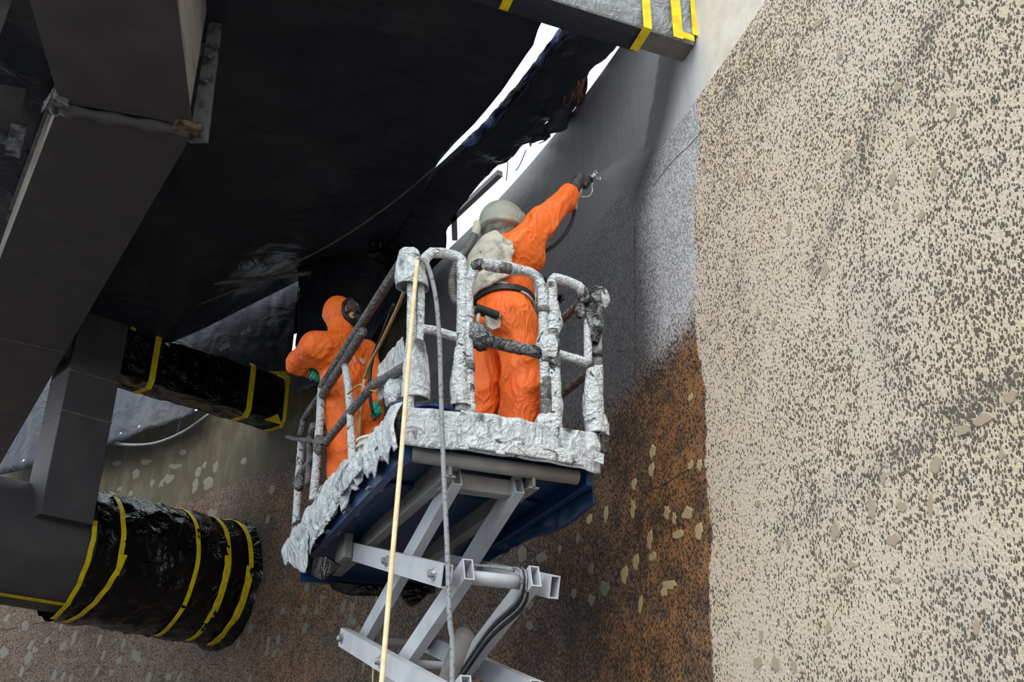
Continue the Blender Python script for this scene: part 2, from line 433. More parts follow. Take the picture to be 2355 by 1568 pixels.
# signed-distance bodies -> surface nets
def nets(fn, lo, hi, h):
    lo = np.asarray(lo, float); n = np.ceil((np.asarray(hi) - lo) / h).astype(int) + 1
    ax = [lo[k] + np.arange(n[k]) * h for k in range(3)]
    G = np.stack(np.meshgrid(*ax, indexing='ij'), -1)
    D = fn(G.reshape(-1, 3)).reshape(n)
    S = D < 0
    def cor(A, a): return A[a[0]:n[0] - 1 + a[0], a[1]:n[1] - 1 + a[1], a[2]:n[2] - 1 + a[2]]
    cnt = sum(cor(S, (i, j, k)).astype(int) for i in (0, 1) for j in (0, 1) for k in (0, 1))
    mask = (cnt > 0) & (cnt < 8)
    idx = -np.ones(mask.shape, int); idx[mask] = np.arange(mask.sum())
    acc = np.zeros(mask.shape + (3,)); num = np.zeros(mask.shape)
    for k in range(3):
        for u in (0, 1):
            for w in (0, 1):
                a = [0, 0, 0]; a[(k + 1) % 3] = u; a[(k + 2) % 3] = w
                b = list(a); b[k] = 1
                da, db = cor(D, a), cor(D, b); cr = (da < 0) != (db < 0)
                t = np.where(cr, da / np.where(cr, da - db, 1), 0)
                for q in range(3): acc[..., q] += np.where(cr, a[q] + (t if q == k else 0), 0)
                num += cr
    ii = np.argwhere(mask)
    V = lo + (ii + acc[mask] / num[mask][:, None]) * h
    Fs = []
    for k in range(3):
        a1, a2 = (k + 1) % 3, (k + 2) % 3
        sl0 = [slice(1, n[q] - 1) for q in range(3)]; sl0[k] = slice(0, n[k] - 1)
        sl1 = list(sl0); sl1[k] = slice(1, n[k])
        s0, s1 = S[tuple(sl0)], S[tuple(sl1)]
        for sign in (0, 1):
            e = np.argwhere((s0 & ~s1) if sign == 0 else (~s0 & s1))
            if not len(e): continue
            off = np.ones(3, int); off[k] = 0
            e = e + off
            def cell(d1, d2):
                c = e.copy(); c[:, a1] -= d1; c[:, a2] -= d2
                return idx[c[:, 0], c[:, 1], c[:, 2]]
            q = np.stack([cell(1, 1), cell(0, 1), cell(0, 0), cell(1, 0)], 1)
            Fs.append(q if sign == 0 else q[:, ::-1])
    b = MB(); b.v = [tuple(p) for p in V]; b.f = [tuple(int(i) for i in f) for f in np.concatenate(Fs)]
    return b
def cone(P, a, b, r1, r2):
    a, b = np.asarray(a, float), np.asarray(b, float); d = b - a
    t = np.clip((P - a) @ d / (d @ d + 1e-12), 0, 1)
    return np.linalg.norm(P - a - t[:, None] * d, axis=1) - (r1 + (r2 - r1) * t)
def ell(P, c, r, R=None):
    q = P - np.asarray(c, float)
    if R is not None: q = q @ np.asarray(R).T
    r = np.asarray(r, float); k0 = np.linalg.norm(q / r, axis=1); k1 = np.linalg.norm(q / (r * r), axis=1) + 1e-9
    return k0 * (k0 - 1) / k1
def smin(a, b, k):
    h = np.clip(.5 + .5 * (b - a) / k, 0, 1)
    return b + (a - b) * h - k * h * (1 - h)
def union(ds, k):
    r = ds[0]
    for d in ds[1:]: r = smin(r, d, k)
    return r

# ================================================================== SETTING
MB().add([(-40, -25, 0), (40, -25, 0), (40, 40, 0), (-40, 40, 0)], [(0, 1, 2, 3)]).build('floor', 'floor')['kind'] = 'structure'

Z_BAND, Z_TOP = 6.1, 7.5
def wall_attrs(me, S, Z):
    cb = sorted([w_sz(hw(*q))[::-1] for q in [(1600, 225), (1607, 260), (1608, 330), (1599, 420), (1596, 520), (1601, 600), (1598, 700), (1600, 780), (1611, 830), (1621, 900), (1625, 1000), (1622, 1060), (1628, 1150), (1640, 1235), (1630, 1300), (1633, 1400), (1641, 1568)]])
    zz, ss = np.array([q[0] for q in cb]), np.array([q[1] for q in cb])
    top = w_sz(hw(1612, 0))
    zz = np.append(zz, top[1]); ss = np.append(ss, top[0])
    A = {'cream': np.interp(Z, zz, ss) - S}
    pb = sorted([w_sz(hw(*q)) for q in [(1640, 690), (1605, 735), (1560, 790), (1500, 855), (1450, 915), (1400, 965), (1340, 1005), (1200, 1000), (1000, 950)]])
    zp = np.interp(S, [q[0] for q in pb], [q[1] for q in pb])
    s_left = w_sz(hw(950, 780))[0]
    A['paint'] = np.minimum(Z - zp, s_left - S)
    def blobs(L):
        r = np.zeros_like(S)
        for px, py, rs, rz, a in L:
            s0, z0 = w_sz(hw(px, py))
            r = np.maximum(r, a * np.exp(-((S - s0) / rs) ** 2 - ((Z - z0) / rz) ** 2))
        return r
    A['rust'] = np.clip(blobs([(1540, 1050, .9, 1.2, 1), (1560, 1300, .8, .8, .95), (1480, 1500, 1.1, .5, 1), (1600, 900, .4, .6, .9), (1330, 1180, .5, .5, .6),
                               (1150, 1540, .8, .4, .5), (640, 1180, .8, .5, .5), (720, 1350, 1.0, .6, .55), (430, 1190, .7, .2, .5), (660, 1540, 1.0, .3, .5)]), 0, 1)
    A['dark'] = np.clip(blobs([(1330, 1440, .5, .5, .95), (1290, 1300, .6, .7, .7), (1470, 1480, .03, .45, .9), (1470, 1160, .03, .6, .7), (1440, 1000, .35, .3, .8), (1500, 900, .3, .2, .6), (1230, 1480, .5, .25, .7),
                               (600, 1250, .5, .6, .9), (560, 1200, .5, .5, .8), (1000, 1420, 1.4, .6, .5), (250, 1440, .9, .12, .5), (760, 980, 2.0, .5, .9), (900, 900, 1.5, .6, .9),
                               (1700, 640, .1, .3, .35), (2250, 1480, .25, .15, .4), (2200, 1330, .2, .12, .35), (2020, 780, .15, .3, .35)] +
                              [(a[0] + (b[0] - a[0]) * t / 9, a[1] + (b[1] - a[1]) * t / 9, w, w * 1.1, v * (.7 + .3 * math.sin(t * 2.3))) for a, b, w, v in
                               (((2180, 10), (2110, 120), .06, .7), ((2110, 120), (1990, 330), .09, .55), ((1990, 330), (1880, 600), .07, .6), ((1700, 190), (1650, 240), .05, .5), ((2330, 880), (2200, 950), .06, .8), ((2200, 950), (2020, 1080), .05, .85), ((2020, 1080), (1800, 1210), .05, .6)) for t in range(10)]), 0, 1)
    A['pale'] = np.clip(blobs([(1700, 1300, .5, 1.4, .5), (1720, 1500, .4, .5, .6), (1780, 560, .6, .6, .35), (2080, 380, .2, .3, .4), (2000, 850, .1, .3, .5), (2200, 1270, .5, .1, .5), (1910, 690, .06, .2, .6),
                               (1970, 1430, .5, .3, .35), (1740, 860, .25, .5, .3)]), 0, 1)
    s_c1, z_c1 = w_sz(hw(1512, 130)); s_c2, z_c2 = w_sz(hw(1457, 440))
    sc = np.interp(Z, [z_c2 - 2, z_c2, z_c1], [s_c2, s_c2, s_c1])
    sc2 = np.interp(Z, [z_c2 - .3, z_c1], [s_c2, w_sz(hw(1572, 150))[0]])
    A['coat_sheen'] = np.clip(np.where(S > sc, .6 * np.exp(-(S - sc) / .7), 0) * np.clip((Z - z_c2 + .1) / .8, 0, 1) + np.clip((sc2 - S) / .32, 0, 1), 0, 1)  # bright side and shade wedge at the crease, painted into the grey
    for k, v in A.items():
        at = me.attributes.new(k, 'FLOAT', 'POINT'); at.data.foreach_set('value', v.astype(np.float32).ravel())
    uvl = me.uv_layers.new(name='UVMap')
    vi = np.zeros(len(me.loops), np.int32); me.loops.foreach_get('vertex_index', vi)
    uvl.data.foreach_set('uv', np.stack([S.ravel()[vi], Z.ravel()[vi]], 1).astype(np.float32).ravel())
def wall_piece(name, s0, s1, z0, z1, ns, nz, off, depth, m):
    s = np.linspace(s0, s1, ns + 1); z = np.linspace(z0, z1, nz + 1)
    S, Z = np.meshgrid(s, z, indexing='ij'); a = S / W_R
    def P(r): return np.stack([W_C[0] + r * np.cos(a), W_C[1] + r * np.sin(a), Z], -1)
    G = P(W_R - off); b = MB()
    b.grid(G[:, ::-1], (P(W_R + depth) - G)[:, ::-1])
    o = b.build(name, m)
    S2 = np.concatenate([S[:, ::-1].ravel()] * 2); Z2 = np.concatenate([Z[:, ::-1].ravel()] * 2)
    wall_attrs(o.data, S2, Z2)
    o['kind'] = 'structure'
    return o
S0, S1 = -8.5, 19.5
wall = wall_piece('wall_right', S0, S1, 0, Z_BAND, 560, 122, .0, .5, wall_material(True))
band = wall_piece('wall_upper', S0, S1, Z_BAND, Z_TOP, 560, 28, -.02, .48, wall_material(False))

# mortar patches and worn spots on the wall: thin pieces, shared shapes
def patch_mesh(seed, m):
    r = random.Random(seed); k = 11
    R = [r.uniform(.55, 1.12) for _ in range(k)]
    top = [(R[i] * .8 * math.cos(2 * PI * i / k), R[i] * .8 * math.sin(2 * PI * i / k), 1.0) for i in range(k)]
    bot = [(R[i] * math.cos(2 * PI * i / k), R[i] * math.sin(2 * PI * i / k), -.3) for i in range(k)]
    me = bpy.data.meshes.new('mortar_patch')
    me.from_pydata(top + bot, [], [tuple(range(k))] + [(i, i + k, (i + 1) % k + k, (i + 1) % k) for i in range(k)])
    me.materials.append(M[m]); return me
P_M = {k: [patch_mesh(10 * i + j, k) for j in range(6)] for i, k in enumerate(('patch_grey', 'patch_tan', 'patch_brown'))}
def patch(px, py, w, h, kind, parent, lean=-.25):
    P = hw(px, py, 0 if parent is wall else -.02); rad, tan = w_frame(P)
    mpp = ((P - CAM) @ C_F) / F_PX
    cosv = max(.3, abs(ray(px, py) @ rad))
    ca, sa = math.cos(lean), math.sin(lean)
    X = -tan * ca + np.array([0, 0, 1]) * sa; Y = tan * sa + np.array([0, 0, 1]) * ca
    sx, sy = w * mpp / 2 / (cosv if w < 3 * h else 1), h * mpp / 2 * 1.1
    o = bpy.data.objects.new('mortar_patch', rnd.choice(P_M[kind])); COL.objects.link(o)
    Zn = np.cross(X, Y)
    if Zn @ rad > 0: X = -X; Zn = -Zn
    o.parent = parent
    o.matrix_world = Matrix(((X[0] * sx, Y[0] * sy, Zn[0] * .004, P[0]), (X[1] * sx, Y[1] * sy, Zn[1] * .004, P[1]), (X[2] * sx, Y[2] * sy, Zn[2] * .004, P[2]), (0, 0, 0, 1)))
for q in [(1880, 56, 30, 22), (1931, 120, 14, 40), (1839, 166, 16, 36), (2064, 201, 20, 35), (2191, 258, 22, 48), (2094, 326, 24, 28), (1951, 360, 17, 36), (1701, 408, 11, 50), (1885, 431, 16, 26), (2053, 413, 20, 52), (2150, 398, 16, 38),
          (2061, 477, 16, 28), (2120, 495, 18, 32), (1816, 525, 15, 45), (1898, 622, 20, 52), (1745, 714, 12, 30), (1780, 745, 12, 34), (1622, 388, 10, 30), (1742, 1158, 17, 22), (2004, 1167, 22, 66), (1921, 1221, 22, 56), (2073, 1165, 28, 34),
          (2154, 1069, 32, 54), (2262, 965, 48, 34), (2215, 990, 40, 30), (2141, 1162, 16, 72), (2053, 1243, 38, 38), (1960, 1297, 28, 20), (1933, 1327, 16, 28), (2063, 1334, 28, 18), (1793, 1253, 12, 32), (1815, 1248, 12, 32), (2033, 1099, 17, 42),
          (1784, 1525, 24, 44), (1825, 1530, 20, 30), (1742, 1525, 26, 40), (2327, 913, 36, 40), (2247, 1442, 19, 54), (1906, 1442, 16, 36), (2305, 1045, 14, 36), (1698, 1456, 14, 14), (1752, 1461, 11, 36)]:
    patch(*q, 'patch_brown', wall)
for q in [(1462, 1292, 20, 38), (1494, 1241, 17, 48), (1500, 1279, 22, 25), (1558, 1228, 34, 24), (1607, 1222, 24, 42), (1581, 1181, 34, 32), (1551, 1190, 12, 30), (1534, 1177, 18, 34), (1436, 1322, 22, 42), (1458, 1113, 16, 28), (1456, 1168, 14, 46),
          (1539, 1345, 46, 22), (1526, 1362, 22, 24), (1588, 1068, 16, 26), (1609, 1070, 14, 36), (1588, 913, 14, 22), (1500, 1040, 20, 36), (1498, 1080, 18, 34), (1473, 1390, 12, 46), (1355, 1192, 17, 26), (1394, 1183, 12, 50)]:
    patch(*q, 'patch_tan', wall)
for q in [(1390, 1352, 22, 44), (1360, 1379, 16, 34), (1360, 1305, 16, 34), (1330, 1236, 11, 36), (1319, 1364, 14, 28), (1247, 1279, 32, 32), (1200, 1275, 26, 36), (1153, 1258, 24, 40), (1217, 1390, 20, 26), (1217, 1437, 18, 26), (1287, 1262, 10, 28),
          (488, 1180, 20, 30), (625, 1125, 14, 30), (615, 1195, 12, 26), (700, 1400, 14, 20), (760, 1330, 12, 26), (790, 1395, 12, 40), (805, 1425, 16, 34), (650, 1405, 14, 22), (575, 1445, 12, 24), (548, 1480, 10, 26), (640, 1470, 10, 28), (740, 1375, 10, 24)]:
    patch(*q, 'patch_grey', wall)
_r2 = random.Random(8)
for i in range(58):
    x, y = _r2.uniform(5, 620), _r2.uniform(1400, 1562)
    if y < 1400 + max(0, (x - 0)) * .26 and x < 600: continue
    patch(x, y, _r2.uniform(8, 20), _r2.uniform(16, 36), 'patch_grey', wall, -.35)
for i in range(16):
    patch(_r2.uniform(600, 860), _r2.uniform(1230, 1560), _r2.uniform(8, 16), _r2.uniform(16, 34), 'patch_grey', wall, -.3)
for q in [(268, 1065, 20, 16), (335, 1062, 24, 18), (312, 1090, 18, 22), (402, 1072, 30, 16), (388, 1100, 22, 28), (372, 1112, 12, 26), (455, 1085, 14, 30), (478, 1112, 26, 30), (470, 1070, 10, 22), (495, 1075, 12, 26), (448, 1118, 14, 34), (350, 1110, 10, 24), (300, 1135, 14, 16), (275, 1125, 12, 14), (410, 985, 8, 40), (560, 1060, 14, 22), (420, 1040, 16, 18)]:
    patch(*q, 'patch_grey', band, -.2)

M['crack'] = simple('dark_wall_crack', rgb(52, 47, 45), rgb(84, 74, 66), 30, .95)
def wall_line(name, pts, w, seed):
    L = [hw(x, y) for a, b in zip(pts[:-1], pts[1:]) for x, y in [(a[0] + (b[0] - a[0]) * t / 14, a[1] + (b[1] - a[1]) * t / 14) for t in range(14)]]
    G = []
    for i, p in enumerate(L):
        q = L[min(i + 1, len(L) - 1)] - L[max(i - 1, 0)]; rad, tan = w_frame(p); sd = np.cross(q, rad); sd /= np.linalg.norm(sd)
        ww = w * (.55 + .45 * _r3.random()); jit = sd * w * _r3.uniform(-.5, .5)
        G.append([p + jit - sd * ww / 2 - rad * .002, p + jit + sd * ww / 2 - rad * .002])
    MB().grid(np.array(G)[:, ::-1], w_frame(L[0])[0] * .004).build(name, 'crack', wall)
_r3 = random.Random(4)
wall_line('panel_joint', [(1459, 520), (1461, 800), (1470, 1100), (1473, 1300), (1477, 1566)], .006, 1)
wall_line('wall_crack', [(1620, 295), (1585, 335), (1555, 362), (1530, 392), (1500, 432)], .0045, 2)
wall_line('wall_crack', [(1430, 1378), (1340, 1418), (1230, 1462), (1110, 1518)], .010, 3)
wall_line('wall_crack', [(1590, 1075), (1530, 1112), (1480, 1135)], .008, 4)
wall_line('wall_crack', [(0, 1450), (60, 1440), (110, 1428)], .02, 5)

# ================================================================== CEILING SHEETING
Z_C = 7.62
# open slit between the big sheet and the strip, and between the strip and the wall top
SL1_L = [hz(x, y, Z_C) for x, y in [(1262, 20), (1238, 66), (1226, 105), (1212, 123), (1157, 205), (1124, 246), (1089, 287), (1046, 329), (1009, 372), (1002, 384), (975, 440)]]
SL1_R = [hz(x, y, Z_C) for x, y in [(1312, 20), (1286, 74), (1262, 105), (1250, 123), (1185, 205), (1149, 246), (1112, 287), (1065, 329), (1016, 374), (1003, 385), (955, 440)]]
SL2_L = [hz(x, y, Z_C - .05) for x, y in [(1420, 112), (1391, 143), (1362, 160), (1352, 182), (1346, 214), (1324, 246), (1276, 280), (1250, 292), (1224, 330), (1206, 328), (1175, 362), (1138, 386), (1100, 432), (1060, 482), (1046, 498), (1010, 516), (990, 560)]]
def interp_xy(L, y):
    ys = np.array([p[1] for p in L]); xs = np.array([p[0] for p in L]); k = np.argsort(ys)
    return np.interp(y, ys[k], xs[k])
ys = np.linspace(4.62, 13.2, 150)
# the far edge of the sheet: tied up high beside the wall, low over the far beam
_q = hw(650, 950); _rad, _tan = w_frame(_q)
HEM = [hpl(x, y, _q - _tan * .02, _tan) for x, y in [(392, 792), (470, 758), (560, 712), (640, 672), (692, 646), (716, 627)]]
hem_x = np.array([-9.0, HEM[0][0] - 1.2] + [p[0] for p in HEM] + [2.9, 4.0])
hem_y = np.array([HEM[0][1] + 1.5, HEM[0][1] + .15] + [p[1] for p in HEM] + [12.6, 12.6])
hem_z = np.array([7.5, HEM[0][2]] + [p[2] for p in HEM] + [HEM[-1][2], HEM[-1][2] - .2])
def zbase(x, y):
    ye, ze = np.interp(x, hem_x, hem_y), np.interp(x, hem_x, hem_z)
    t = np.clip((y - 9.3) / (ye - 9.3), 0, 1.0)
    return Z_C + (ze + .02 - Z_C) * t * t * (3 - 2 * t)
def sheet_z(x, y):
    P = np.stack([x * .9, y * .55, np.zeros_like(x)], -1)
    return .08 * vnoise(P, 1.0, 3) + .05 * wrinkle(P, 2.3, 5) + .018 * wrinkle(P, 6, 9)
def main_sheet():
    t = np.linspace(0, 1, 150) ** 1.15
    Y = np.repeat(ys[:, None], len(t), 1); XE = interp_xy(SL1_L, ys)[:, None]
    X = XE - t[None, :] * (XE + 9.0)
    Y = np.minimum(Y, np.interp(X, hem_x, hem_y))
    w = np.clip(t * 12, 0, 1)[None, :] * np.clip((np.interp(X, hem_x, hem_y) - Y) / .5, 0, 1)
    # folds that fan out from the tied end of the slit
    p0 = SL1_L[2]; dx, dy = X - p0[0], Y - p0[1]; ang = np.arctan2(dy, -dx); rad = np.hypot(dx, dy)
    Zz = zbase(X, Y) + sheet_z(X, Y) * w + .07 * (np.abs(np.sin(ang * 17 + 1.5 * np.sin(ang * 7))) ** .6 - .6) * np.clip(rad * 1.5, 0, 1) * np.exp(-rad / 1.4) * w
    return MB().grid(np.stack([X, Y, Zz], -1)[:, ::-1], (0, 0, .01)).build('plastic_sheet', 'black_sheet', None, True)
tag(main_sheet(), 'large black plastic sheet stretched overhead as ceiling left of the long bright slit', 'plastic sheet')
def strip_sheet():
    t = np.linspace(0, 1, 34)
    XL, XR = interp_xy(SL1_R, ys)[:, None], interp_xy(SL2_L, ys)[:, None]
    far = np.clip((ys - 8.7) / .5, 0, 1)[:, None]
    wallx = np.array([W_C[0] + math.sqrt((W_R - .02) ** 2 - (y - W_C[1]) ** 2) for y in ys])[:, None]
    XR = np.maximum(XR * (1 - far) + wallx * far, XL + .05)
    X = XL + (XR - XL) * t[None, :]; Y = np.repeat(ys[:, None], len(t), 1)
    Zz = zbase(X, Y) + np.clip(t * 6, 0, 1)[None, :] * (.04 * wrinkle(np.stack([X, Y, X * 0], -1), 3.5, 21) + .03 * vnoise(np.stack([X, Y, X * 0], -1), 1.5, 4)) - .05 * t[None, :] ** 2 + .06 * np.sin(Y * 2.4) * np.sin(t * PI)[None, :]
    Zz = Zz - (np.maximum(zbase(X, Y) - 7.40, 0) * far) * (t[None, :] ** 3)
    return MB().grid(np.stack([X, Y, Zz], -1)[:, ::-1], (0, 0, .01)).build('plastic_sheet', 'black_sheet', None, True)
tag(strip_sheet(), 'narrow black plastic strip hung between the two bright slits, beside the wall top', 'plastic sheet')

# gathered bluish film along the first slit
def film(pts, w, drop, seed, label):
    P = smooth_path(pts, .05); t = np.linspace(0, 1, 9); G = []
    for i, p in enumerate(P):
        a = i / len(P)
        G.append([p + np.array([w * (tt - .2), 0, -drop * math.sin(tt * PI) * (.6 + .4 * math.sin(i * 1.1)) - .02]) for tt in t])
    G = np.array(G); G[..., 2] += .03 * wrinkle(G, 9, seed)
    return tag(MB().grid(G[:, ::-1], (0, 0, .004)).build('plastic_film', 'clear_film', None, True), label, 'plastic film')
film([SL1_R[1] + np.array([.0, -.05, 0]), SL1_R[2], SL1_R[4], SL1_R[5], SL1_R[6], SL1_R[7]], .10, .07, 3, 'bluish crumpled film bunched along the right lip of the upper slit')

def flap(pts, drop, thick, m, seed, label, name='plastic_flap'):   # crumpled tongue hanging under an edge
    P = smooth_path(pts, .03); t = np.linspace(0, 1, 14); G = []
    for i, p in enumerate(P):
        a = i / (len(P) - 1); d = drop * (math.sin(a * PI) ** .6)
        G.append([p + np.array([.03 * math.sin(i * .7), .05 * math.sin(tt * 5 + i * .3), -d * tt]) for tt in t])
    G = np.array(G); G += (thick * wrinkle(G, 8, seed))[..., None] * np.array([.6, .8, .2])
    return tag(MB().grid(G, (.006, .006, 0)).build(name, m, None, True), label, 'plastic sheet')
flap([hz(1345, 186, 7.55), hz(1310, 232, 7.55), hz(1270, 262, 7.55), hz(1232, 292, 7.55), hz(1214, 322, 7.55)], .22, .06, 'grey_sheet', 31, 'torn charcoal flap drooping into the lower slit above the reddish wires')
# reddish wires in the slit
wt = thing('wire_bundle', 'loose reddish cables dangling in the lower slit near its top', 'cable', hw(1335, 215))
for i, (a, b) in enumerate([((1340, 182), (1330, 238)), ((1330, 186), (1322, 232)), ((1344, 180), (1338, 225)), ((1318, 212), (1304, 246)), ((1300, 222), (1298, 240)), ((1345, 186), (1310, 214))]):
    p, q = hw(*a, .12), hw(*b, .10)
    MB().tube(smooth_path([p, (p + q) / 2 + np.array([.0, .03 * (-1) ** i, -.02]), q], .04), .007, 6).build('wire', 'wire_red', wt, True)
dark_w = thing('wire_loop', 'thin dark wires drooping across the lower slit', 'cable', hw(1230, 340))
for a, b, c in [((1290, 256), (1286, 272), (1278, 248)), ((1262, 280), (1258, 318), (1240, 330)), ((1210, 345), (1195, 380), (1186, 392)), ((1168, 372), (1166, 400), (1164, 415))]:
    MB().tube(smooth_path([hw(*a, .06), hw(*b, .05), hw(*c, .05)], .04), .005, 6).build('wire', 'rubber', dark_w, True)
# bars showing through the lower slit
for a, b, lab in [((1016, 524), (1150, 398), 'dark steel bar running lengthwise inside the lower slit'), ((1046, 548), (1044, 488), 'short dark bar crossing the foot of the lower slit')]:
    p, q = hz(*a, 7.75), hz(*b, 7.75); d = q - p; L = np.linalg.norm(d); d /= L
    s_ = np.cross(d, (0, 0, 1))
    tag(MB().box((p + q) / 2, d * L / 2, s_ * .03, np.array([0, 0, .03])).build('steel_bar', 'steel_dark'), lab, 'bar')
# black bundle of sheeting against the wall, further along
def drape(pts_top, pts_bot, m, seed, amp, label, name='plastic_sheet', n=26, sc=4.0, thick=.01):
    A, B = smooth_path(pts_top, .06), smooth_path(pts_bot, .06)
    k = 60
    A, B = resample(A, k + 1), resample(B, k + 1)
    t = np.linspace(0, 1, n)[None, :, None]
    G = A[:, None] * (1 - t) + B[:, None] * t
    nrm = np.cross(G[1, 0] - G[0, 0], G[0, 1] - G[0, 0]); nrm = np.cross(A[-1] - A[0], B[k // 2] - A[k // 2]); nrm /= np.linalg.norm(nrm)
    Q = G * np.array([1, 1, .35])
    G = G + (amp * (wrinkle(Q, sc, seed) + .5 * vnoise(G, sc * .4, seed)))[..., None] * nrm
    return tag(MB().grid(G, nrm * thick).build(name, m, None, True), label, 'plastic sheet')
drape([hw(1010, 520, .12) + np.array([0, 0, .05]), hw(930, 560, .14) + np.array([0, 0, .25]), hw(860, 600, .2) + np.array([0, 0, .3]), hw(760, 640, .3) + np.array([0, 0, .3]), hw(690, 640, .4) + np.array([0, 0, .4])],
      [hw(1000, 585, .10), hw(962, 690, .10), hw(880, 745, .14), hw(840, 850, .12), hw(690, 905, .2)], 'black_sheet', 44, .10, 'black plastic drape hanging down the wall behind the orange workers')
tag(densebox(hw(905, 605, .35), (.30, .25, 0), (-.06, .07, .02), (0, .0, .09), (14, 6, 6)).disp(.05, 5, 71).build('plastic_bundle', 'black_wrap', None, True), 'crumpled black plastic bundle tucked under ceiling sheet above corner post', 'plastic sheet')

# ================================================================== STEEL RING BEAM (left)
Z_R = 6.6
j1l, j1r = hz(128, 262, Z_R), hz(437, 318, Z_R)
j2r = hz(150, 810, Z_R)
bl = hz(0, 600, Z_R)
dB = (j2r - j1r); dB /= np.linalg.norm(dB); sB = np.array([-dB[1], dB[0], 0]); wB = abs((j1l - j1r) @ sB)
rb = thing('ring_beam', 'big umber steel box beam running along the left, nearest the hanging ceiling sheet', 'beam', j1r * [1, 1, 0] + [0, 0, Z_R])
HB = .95
def box_run(p_r, p_l, q_r, q_l, z0, z1, parent, seg):
    pt = lambda p, z: np.array([p[0], p[1], z])
    t = .03
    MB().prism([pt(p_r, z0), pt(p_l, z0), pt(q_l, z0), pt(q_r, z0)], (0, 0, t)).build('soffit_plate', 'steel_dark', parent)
    ins = (np.asarray(p_l) - p_r); ins = ins / np.linalg.norm(ins) * .035
    for a, b, sg in ((p_r, q_r, 1), (p_l, q_l, -1)):
        a0, b0 = pt(a, z0 + t) + ins * sg, pt(b, z0 + t) + ins * sg
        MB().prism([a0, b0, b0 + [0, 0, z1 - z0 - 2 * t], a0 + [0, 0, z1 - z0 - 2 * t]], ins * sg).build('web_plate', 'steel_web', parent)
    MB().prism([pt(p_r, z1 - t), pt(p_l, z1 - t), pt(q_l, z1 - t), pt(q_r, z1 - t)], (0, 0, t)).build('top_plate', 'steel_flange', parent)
L2 = (j2r - j1r) @ dB
j2l = j1l + dB * ((j2r - j1l) @ dB)
far_r, far_l = j2r + dB * 5.2, j2l + dB * 5.2
box_run(j1r, j1l, j2r - dB * .01, j2l - dB * .01, Z_R, Z_R + HB, rb, 1)
box_run(j2r, j2l, far_r, far_l, Z_R - .005, Z_R + HB, rb, 2)
MB().prism([j2r - dB * .02 + [0, 0, -.006], j2l - dB * .02 + [0, 0, -.006], j2l + dB * .012 + [0, 0, -.006], j2r + dB * .012 + [0, 0, -.006]], (0, 0, .01)).build('weld_seam', 'joint', rb)
# nearer run A
ra = thing('ring_beam', 'umber steel box beam coming from overhead at the top left corner', 'beam', j1r * [1, 1, 0] + [0, 0, Z_R - .02])
a_r, a_l = hz(405, 0, Z_R - .02), hz(60, 0, Z_R - .02)
b_r, b_l = hz(441, 288, Z_R - .02), hz(137, 235, Z_R - .02)
dA = a_r - b_r; dA /= np.linalg.norm(dA)
box_run(b_r, b_l, b_r + dA * 4.5, b_l + dA * 4.5, Z_R - .02, Z_R + 1.3, ra, 0)
MB().tube(line_path([hz(140, 250, Z_R - .03), hz(290, 278, Z_R - .03), hz(438, 304, Z_R - .03)], .04), [.05 + .012 * math.sin(i * .9) for i in range(len(line_path([hz(140, 250, Z_R - .03), hz(290, 278, Z_R - .03), hz(438, 304, Z_R - .03)], .04)))], 10).build('joint_filler', 'steel_dark', ra, True)
densebox(hz(432, 292, Z_R - .04), (.10, .02, 0), (-.01, .06, 0), (0, 0, .035), (8, 6, 4)).disp(.03, 9, 3).build('rusty_putty', 'rust', ra, True)
densebox(hz(128, 236, Z_R - .01), (.07, .02, 0), (-.03, .12, 0), (0, 0, .07), (8, 10, 6)).disp(.05, 7, 4).build('mortar_lump', 'galv', ra, True)
# upright splice plate with bolts
pb = hz(433, 322, Z_R - .05); pa = np.array([pb[0], pb[1], 0]); sx = C_R * .145
pl = MB().prism([pb, pb + sx, pb + sx * .72 + [0, 0, 1.26], pb + sx * .02 + [0, 0, 1.28]], C_F * [1, 1, 0] * .05).build('splice_plate', 'galv', ra, bevel=.006)
tag(pl, 'weathered grey plate with rust at its top')
for k, (fx, fz) in enumerate([(.5, 1.08), (.48, .8), (.5, .55), (.54, .32), (.58, .12)]):
    c = pb + sx * fx + [0, 0, fz] - C_F * [1, 1, 0] * .03
    MB().lathe([(.018, 0), (.018, .016), (.010, .022)], c, -C_F * [1, 1, 0], 8).build('bolt', 'rust' if k in (0,) else 'galv', pl)
# far left: further girder piece, cross beam and tube with clamp
fg = thing('steel_girder', 'pale girder edge showing in the extreme top left corner', 'beam', hz(10, 40, 7.2))
p0, p1 = hz(34, -20, 7.1), hz(-30, 170, 7.1); d = p1 - p0
MB().prism([p0, p1, p1 + [-.35, -.1, 0], p0 + [-.35, -.1, 0]], (0, 0, .06)).build('soffit_plate', 'steel_flange', fg)
MB().prism([p0 + [-.05, 0, .06], p1 + [-.05, 0, .06], p1 + [-.05, 0, .5], p0 + [-.05, 0, .5]], (-.04, 0, 0)).build('web_plate', 'steel_web', fg)
xb = hz(60, 255, 7.35); xa = hz(-60, 235, 7.35)
cb = thing('cross_beam', 'slim slate cross beam left of the kinked ring beam', 'beam', xa)
MB().box((xa + xb) / 2, (xb - xa) / 2, np.array([.02, .15, 0]), (0, 0, .12)).build('girder_body', 'steel_dark', cb)
MB().tube([hz(-40, 305, 7.1), hz(28, 322, 7.1)], .05, 12).build('scaffold_tube', 'galv', cb, True)
densebox(hz(36, 322, 7.1), (.06, 0, 0), (0, .05, 0), (0, 0, .15), (4, 4, 8)).disp(.02, 9, 12).build('tube_clamp', 'galv', cb)

